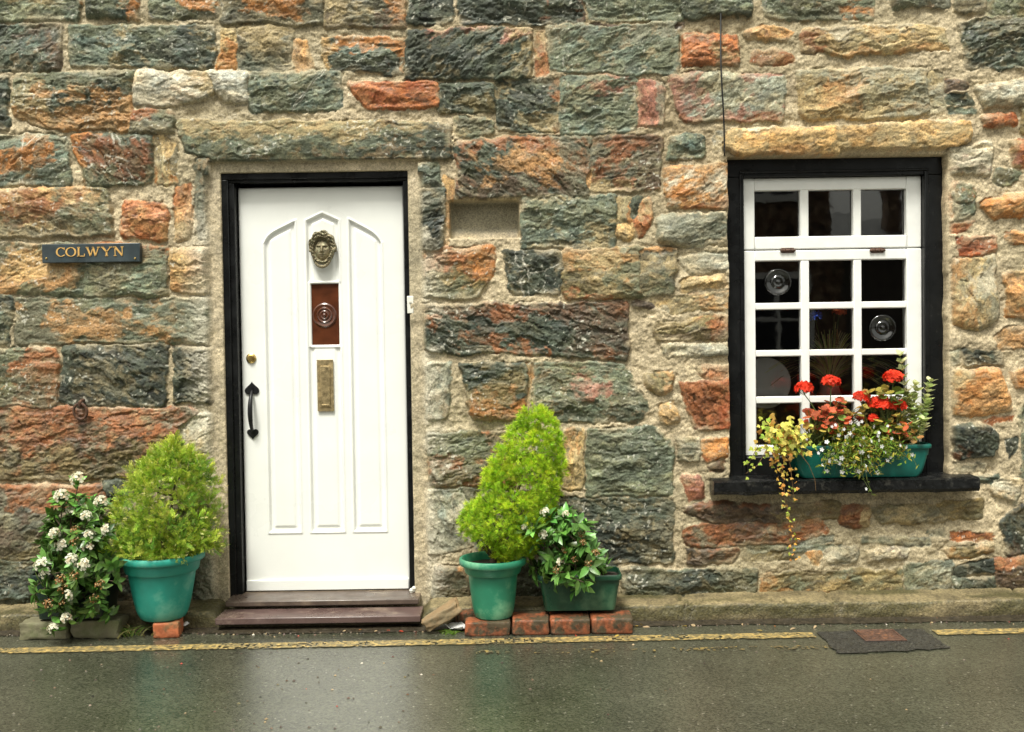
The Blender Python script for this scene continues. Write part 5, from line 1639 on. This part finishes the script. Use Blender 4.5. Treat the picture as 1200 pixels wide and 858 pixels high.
def lobelia():
    base = np.array([at(1005, 520, BY)[0], wbx[1], boxtop[2]-.03])
    t = thing('lobelia', base, 'airy green trailing lobelia covered in tiny white flowers, in the middle of the window box', 'lobelia')
    mb = MB(); P = []; Dr = []; S = []; C = []; fl = []
    for i in range(290):
        x = rng.triangular(950, 1005, 1078); y = rng.uniform(498, 556)
        if y > 548 and not (960 < x < 1030): continue
        p = at(x, y, BY-.11+rng.normal(0, .025)) if y > 520 else at(x, y, BY-.06+rng.normal(0, .03))
        q = base+np.array([(p[0]-base[0])*.5+rng.normal(0, .02), rng.normal(-.02, .02), .01])
        c = curve(q, p, (0, -.02, .035), 8); stem(c, .0014, .0008, mb, 4)
        for j in range(14):
            k = rng.integers(2, 8); P.append(c[k]+rng.normal(0, .006, 3)); Dr.append(rng.normal(size=3)+np.array([0, -.4, .1])); S.append(rng.uniform(.015, .030)); C.append(vary((.20, .30, .035) if rng.random() < .72 else (.46, .38, .06), 1, .25, .1)[0])
        fl.append(c[-1])
    for (pts) in ([(1010, 552), (1012, 562), (1019, 574), (1023, 580)], [(1014, 552), (1017, 565), (1020, 573)]):
        c = [at(x, y, BY-.12) for x, y in pts]; stem(c, .0013, .0009, mb, 4)
        for q in c[1:]:
            for j in range(3): P.append(q); Dr.append(rng.normal(size=3)); S.append(rng.uniform(.010, .018)); C.append(vary((.14, .20, .03), 1, .2)[0])
        fl.append(c[-1])
    V, F, C = inst(LEAFN[0], LEAFN[1], np.array(P), frames(np.array(Dr), rand_dirs(len(P), .5)), np.array(S), np.array(C))
    link('foliage', np_mesh('foliage', V, F, C, False), M_SOFT, t)
    mb.build('stem', M_GSTEM, t, smooth=True)
    tv, tf = t_floret(5, .42)
    fm = None
    spots = [at(x, y, BY-.125) for x, y in [(979, 498), (983, 510), (969, 518), (975, 500), (992, 512), (996, 508), (997, 495), (1010, 494), (1029, 510), (1030, 516), (1021, 517), (1008, 529), (1010, 530), (1001, 541), (1014, 546), (969, 552), (987, 553), (963, 527), (972, 540), (959, 531), (1037, 530), (1045, 514), (1069, 533), (1062, 524), (991, 520), (1018, 535), (984, 543), (1000, 503), (976, 532), (1015, 573), (964, 545), (1024, 500), (1012, 513), (989, 503), (1055, 522), (1030, 507)]]
    spots += [f for f in fl if rng.random() < .22]
    for p in spots[:70]:
        if fm is None:
            fm = np_mesh('flower', tv*.0115, tf, np.full((len(tv), 3), .80), False); fm.materials.append(M_PETAL)
        o = bpy.data.objects.new('flower', fm); COL.objects.link(o); o.parent = t; o.location = tuple(p-ORG[t]); o.rotation_mode = 'QUATERNION'
        o.rotation_quaternion = Vector((rng.normal(0, .5), -1, rng.normal(.2, .4))).to_track_quat('Z', 'Y'); s = rng.uniform(.65, 1.1); o.scale = (s, s, s)
lobelia()

def ivy():
    base = np.array([at(925, 522, BY)[0], wbx[1], boxtop[2]-.03])
    t = thing('ivy', base, 'yellow green ivy in the window box with a strand trailing below the sill', 'ivy')
    mb = MB(); P = []; Dr = []; Nn = []; S = []; C = []
    YEL_, ORA, LIM = (.66, .60, .13), (.58, .31, .07), (.42, .54, .08)
    def lf(p, s, col, d=None):
        P.append(p); Dr.append(np.array([rng.normal(0, .8), rng.normal(0, .4)-.3, -.6+rng.normal(0, .5)]) if d is None else d); Nn.append(np.array([rng.normal(0, .55), -.8, .6+rng.normal(0, .5)])); S.append(s*.88); C.append(vary(col, 1, .2, .08)[0])
    for i in range(210):
        x = rng.triangular(882, 922, 960); y = rng.normal(512, 11)
        y = min(max(y, 484+abs(x-910)*.25), 530)
        p = at(x, y, BY-.10+rng.normal(0, .03)); lf(p, rng.uniform(.026, .046), YEL_ if rng.random() < .72 else (LIM if rng.random() < .6 else ORA))
        if i % 3 == 0: stem(curve(base+np.array([rng.normal(0, .03), 0, 0]), p, (0, -.02, .02), 6), .0016, .001, mb, 4)
    strands = [[(915, 520), (913, 540), (918, 560), (920, 585), (926, 610), (930, 640), (931, 657)], [(920, 525), (926, 545), (929, 570), (930, 590)], [(908, 523), (907, 540), (914, 553)],
               [(900, 525), (888, 545), (874, 555)], [(890, 520), (880, 538), (876, 545)], [(935, 528), (948, 545), (955, 562), (956, 575)]]
    for k, st_ in enumerate(strands):
        c = []
        for (x, y) in st_: c.append(at(x, y, BY-.11 if y < 550 else BY-.10))
        stem(c, .0018, .001, mb, 5)
        if k == 5: continue
        pts = []
        for i in range(len(c)-1):
            m = 6 if k == 0 else 4
            for q in np.linspace(0, 1, m, endpoint=False): pts.append(c[i]*(1-q)+c[i+1]*q)
        for i, p in enumerate(pts):
            for j in range(2 if k < 3 else 1):
                low = i/len(pts)
                col = ORA if (k < 3 and rng.random() < .62) else (LIM if (k >= 3 or low > .55) else YEL_)
                lf(p+rng.normal(0, .010, 3)*np.array([1.3, .5, 1]), rng.uniform(.020, .036)*(1-.3*low), col)
    V, F, C = inst(IVY[0], IVY[1], np.array(P), frames(np.array(Dr), np.array(Nn)), np.array(S), np.array(C))
    link('foliage', np_mesh('foliage', V, F, C, False), M_SOFT, t)
    mb.build('stem', pm('brown ivy stem', (.16, .09, .035), .7, .3, 60), t, smooth=True)
ivy()

def variegated():
    base = np.array([at(1068, 520, BY)[0], wbx[1]+.01, boxtop[2]-.03])
    t = thing('hebe_shrub', base, 'upright pale variegated shrub at the right end of the window box', 'shrub')
    mb = MB(); P = []; Dr = []; Nn = []; S = []; C = []
    shoots = [((1055, 417), 0), ((1090, 448), 1), ((1074, 452), 0), ((1066, 465), 0), ((1082, 492), 1), ((1060, 470), 0), ((1075, 480), 0), ((1070, 497), 0), ((1087, 470), 1), ((1055, 490), 0)]
    for (x, y), lean in shoots:
        tip = at(x, y, BY-.02+rng.normal(0, .03))
        c = curve(base+np.array([rng.normal(0, .025), rng.normal(0, .02), 0]), tip, (.02*lean-.005, 0, 0), 14); stem(c, .003, .0015, mb, 5)
        for k in range(4, 14):
            for j in range(4):
                a = k*1.57+j*1.57; ax = c[min(k+1, 13)]-c[k-1]; ax /= np.linalg.norm(ax)
                v = np.array([math.cos(a), math.sin(a), 0]); v -= ax*np.dot(v, ax)
                P.append(c[k]+rng.normal(0, .002, 3)); Dr.append(v*.8+ax*.75); Nn.append(ax-v*.5+rng.normal(0, .15, 3)); S.append(rng.uniform(.028, .044)*(1 if k > 7 else .85))
                C.append(vary((.44, .52, .20) if rng.random() < .6 else (.62, .64, .34), 1, .16, .06)[0] if (x > 1058 or y < 440) else vary((.52, .50, .14), 1, .2)[0])
    lv, lf_ = t_leaf(.68, .12, .18)
    V, F, C = inst(lv, lf_, np.array(P), frames(np.array(Dr), np.array(Nn)), np.array(S), np.array(C))
    link('foliage', np_mesh('foliage', V, F, C, True), M_SOFT, t)
    mb.build('stem', M_GSTEM, t, smooth=True)
variegated()

# ------------------------------------------------------------------ weeds and litter
def grass_tuft(name, c, n, L, label, cols=((.13, .20, .035),), spread=.05):
    t = thing(name, c, label, 'weed')
    V = []; F = []; C = []
    for i in range(n):
        a = rng.uniform(0, 6.28); b = np.array(c)+np.array([rng.normal(0, spread*.35), rng.normal(0, spread*.25), 0])
        l = L*rng.uniform(.5, 1.1); d = np.array([math.cos(a)*.6, math.sin(a)*.35-.15, 1]); w = np.cross(d, (0, 1, 0)); w = w/np.linalg.norm(w)*.004
        col = vary(cols[i % len(cols)], 1, .2)[0]
        q = len(V)
        for s in np.linspace(0, 1, 6):
            p = b+d*l*s*.8+np.array([math.cos(a)*.5, math.sin(a)*.3, -.55])*l*s*s; ww = w*(1-s*.95)
            V += [p-ww, p+ww]; C += [col, col]
        for s in range(5): F += [(q+2*s, q+2*s+1, q+2*s+3), (q+2*s, q+2*s+3, q+2*s+2)]
    link('blades', np_mesh(name, V, F, np.array(C)), M_SOFT, t)
c = ground(150, 745)
grass_tuft('grass_tuft', (c[0], -.27, .0), 46, .15, 'tuft of grass growing between the stone blocks and the teal pot', ((.10, .17, .03), (.14, .20, .04), (.30, .26, .10)), .10)
c = ground(526, 742)
grass_tuft('weed_tuft', (c[0], c[1], .0), 34, .05, 'small green weed by the loose slab right of the doorstep', ((.13, .22, .03),), .05)
# crumpled white paper scraps
PAPER = pm('dirty white paper', (.72, .72, .70), .6, .08, 20)
def paper(c, sx, sy, label, seed, rot=0):
    n = 12; V = []
    g = np.linspace(-1, 1, n)
    for u in g:
        for v in g:
            h = (fbm(np.array(u*1.6+seed), np.array(v*1.6), seed, 3)-.4)*.05
            x = u*sx*(1-.2*abs(v)); y = v*sy*(1-.35*u*u)
            V.append((c[0]+x*math.cos(rot)-y*math.sin(rot), c[1]+x*math.sin(rot)+y*math.cos(rot), c[2]+max(.002, .012+float(h))))
    F = [(i*n+j, (i+1)*n+j, (i+1)*n+j+1, i*n+j+1) for i in range(n-1) for j in range(n-1)]
    o = link('paper_scrap', np_mesh('paper_scrap', V, F), PAPER, None, c)
    o.modifiers.new('thickness', 'SOLIDIFY').thickness = .0015
    tag(o, label, 'litter')
c = ground(530, 740); paper(np.array([c[0], c[1], .012]), .062, .022, 'crumpled white paper scrap by the weed right of the doorstep', 3, -.15)
c = ground(213, 739); paper(np.array([c[0], c[1], .008]), .038, .02, 'small white paper scrap beside the orange brick', 8, .3)
# fallen leaves in the gutter
LEAFC = [('yellow', (.52, .36, .08)), ('orange brown', (.40, .16, .05)), ('pale tan', (.46, .34, .20)), ('red', (.45, .06, .03))]
lvl = {}
def fallen(x, y, ci, s=.03, z=.006):
    nm, col = LEAFC[ci]
    c = ground(x, y); c[2] = z
    if c[1] > -.21: c[1] = -.215
    if ci not in lvl:
        V = LEAF[0]*1.0; lvl[ci] = np_mesh('fallen_leaf', V-np.array([.5, 0, 0]), LEAF[1], np.tile(np.array([col]), (len(V), 1)))
        lvl[ci].materials.append(M_SOFT)
    o = bpy.data.objects.new('fallen_leaf', lvl[ci]); COL.objects.link(o); o.location = tuple(c); s *= rng.uniform(.7, 1.2); o.scale = (s, s, s)
    o.rotation_euler = (rng.normal(0, .2), rng.normal(0, .15), rng.uniform(0, 6.28))
    where = 'below the doorstep' if x < 520 else ('by the red bricks' if x < 780 else 'along the kerb near the rusty cover')
    tag(o, f'{nm} fallen leaf lying in the wet gutter {where}', 'leaf', f'{nm} fallen leaves {where}')
for q in [(347, 738, 2), (362, 740, 1), (380, 739, 0), (420, 740, 1), (440, 741, 2), (455, 740, 3), (470, 741, 3), (487, 742, 3), (330, 739, 1), (433, 737, 3), (403, 741, 2),
          (722, 747, 0), (745, 735, 0), (752, 733, 0), (757, 736, 2), (730, 738, 1), (675, 746, 3),
          (802, 735, 0), (812, 734, 2), (908, 735, 1), (890, 740, 0), (929, 738, 2), (955, 736, 2), (975, 727, 1), (985, 727, 3), (1000, 728, 2), (1014, 727, 0), (1062, 728, 1), (870, 733, 2), (1100, 727, 1), (960, 728, 1), (1150, 727, 2)]:
    fallen(*q)
# grit, petals and bits swept against the kerb: uncountable
tv = np.array([(-.5, -.4, 0), (.5, -.5, 0), (.6, .4, 0), (-.4, .5, 0), (0, 0, .45)]); tf = np.array([(0, 1, 4), (1, 2, 4), (2, 3, 4), (3, 0, 4)])
n = 2600
x = rng.uniform(-2.7, 2.7, n); y = -.205-np.abs(rng.normal(0, .035, n))
m = rng.random(n) < .35; x[m] = rng.normal(at(370, 738, -.25)[0], .38, m.sum()); y[m] = -.235-np.abs(rng.normal(0, .03, m.sum()))
m2 = rng.random(n) < .12; y[m2] = rng.uniform(-1.6, -.2, m2.sum())
P = np.stack([x, y, np.full(n, .001)], 1)
a = rng.uniform(0, 6.28, n); R = frames(np.stack([np.cos(a), np.sin(a), a*0], 1), np.tile([[0., 0, 1]], (n, 1)))
C = vary((.085, .065, .04), n, .4, .1)
k = rng.random(n); C[k < .10] = (.30, .22, .12); C[(k > .10) & (k < .125)] = (.55, .50, .42); C[(k > .125) & (k < .145)] = (.35, .05, .03)
V, F, C = inst(tv, tf, P, R, rng.uniform(.003, .012, n), C)
tag(link('gutter_grit', np_mesh('gutter_grit', V, F, C, False), pm('grit', (.1, .1, .1), .6, .2, 50, attr=True), None, (0, -.25, 0)), 'grit, petals and leaf crumbs swept along the wet kerb', 'grit', None, 'stuff')
# damp earth in the gutter
EARTH = pm('wet gutter earth', (.035, .028, .018), .4, .5, 40, .8, 60, bdist=.006)
xs = np.arange(-4.6, 4.6, .02); yb = np.full(len(xs), -.17); yf = -.235-.035*fbm(xs*2.2, xs*0+.3, 921, 4)-.02*fbm(xs*14, xs*0+.3, 923, 2)
yf -= .035*np.exp(-((xs-at(370, 738, -.25)[0])/.5)**4)
V = np.concatenate([np.stack([xs, yf, np.full(len(xs), .003)], 1), np.stack([xs, yb, np.full(len(xs), .016)], 1)]); nn = len(xs); i = np.arange(nn-1)
tag(link('gutter_earth', np_mesh('gutter_earth', V, np.stack([i, i+1, nn+i+1, nn+i], 1)), EARTH, None), kind='structure')

# ------------------------------------------------------------------ things on the window board, seen through the glass
def vase_and_grass():
    Y = .235
    zb_ = wz0-.008
    c = np.array([at(972, 500, Y)[0], Y, zb_])
    t = thing('vase', c, 'dull pink pottery vase of dried grass behind the middle panes', 'vase')
    H = at(972, 441, Y)[2]-zb_
    prof = [(.045, 0), (.062, H*.12), (.078, H*.4), (.066, H*.72), (.046, H*.86), (.05, H*.97), (.056, H), (.048, H-.005), (.04, H*.86), (.001, H*.84)]
    MB().lathe(prof, c, 36).build('body', pm('dull pink pottery', lin(200, 150, 138), .5, .15, 12), t, smooth=True, ang=60)
    g = thing('dried_grass', c+np.array([0, 0, H]), 'bunch of dried tan grass standing in the vase behind the glass', 'dried flowers')
    V = []; F = []; C = []
    for i in range(260):
        b = c+np.array([0, 0, H-.05]); l = rng.uniform(.16, .32); sx = rng.normal(0, .55); sy = -rng.uniform(.05, .35)
        col = vary((.80, .66, .38) if rng.random() < .7 else (.52, .58, .20), 1, .25)[0]; q = len(V)
        for s in np.linspace(0, 1, 9):
            p = b+np.array([sx*l*s*(.5+.6*s), sy*l*s, l*s-abs(sx)*l*.75*s*s*s]); w = np.array([.0042*(1-.6*s), 0, 0])
            V += [p-w, p+w]; C += [col, col]
        for s in range(8): F += [(q+2*s, q+2*s+1, q+2*s+3), (q+2*s, q+2*s+3, q+2*s+2)]
    link('blades', np_mesh('blades', V, F, np.array(C)), M_SOFT, g)
    zc = .150
    for nm, x, y, r, col in (('flower_head', 978, 361, .044, (.85, .22, .10)), ('flower_head', 955, 372, .036, (.08, .16, .80)), ('flower_head', 983, 366, .036, (.88, .16, .06))):
        p = at(x, y, zc)
        o = put(g, nm, petals_cluster(nm, r, int(x), col, 34, .014, .9), p)
    mb = MB()
    for x, y in ((978, 360), (955, 372), (983, 368)): stem(curve(c+np.array([0, 0, H-.05]), at(x, y, zc), (0, -.01, 0)), .003, .002, mb, 5)
    mb.build('stem', M_GSTEM, g, smooth=True)
    p0 = at(981, 405, zc-.01); mb = MB()
    for k in range(9): mb.lathe([(.004, 0), (.013-.0010*k, .004), (.004, .010)], p0+np.array([0, 0, k*.0085]), 10)
    mb.build('fir_cone', pm('fir cone', (.30, .17, .07), .7, .3, 40), g, smooth=True)
    Y2 = .165
    q = at(897, 449, Y2); r = .125
    pl = thing('plate', (q[0], Y2+.02, zb_), 'pale grey pottery disc standing behind the lower left panes', 'plate')
    mb = MB().lathe([(r, 0), (r, .008), (r*.97, .012), (r*.70, .006), (r*.66, .002), (.001, .002)], (q[0], Y2+.012, q[2]), 48, axis='y'); mb.build('disc', pm('grey glaze', lin(222, 228, 226), .35, .08, 10), pl, smooth=True, ang=40)
    MB().box(q[0]-.05, q[0]+.05, Y2+.013, Y2+.07, zb_, q[2]-.02).build('stand', pm('stand wood', (.05, .03, .02), .5), pl, bevel=.004)
vase_and_grass()
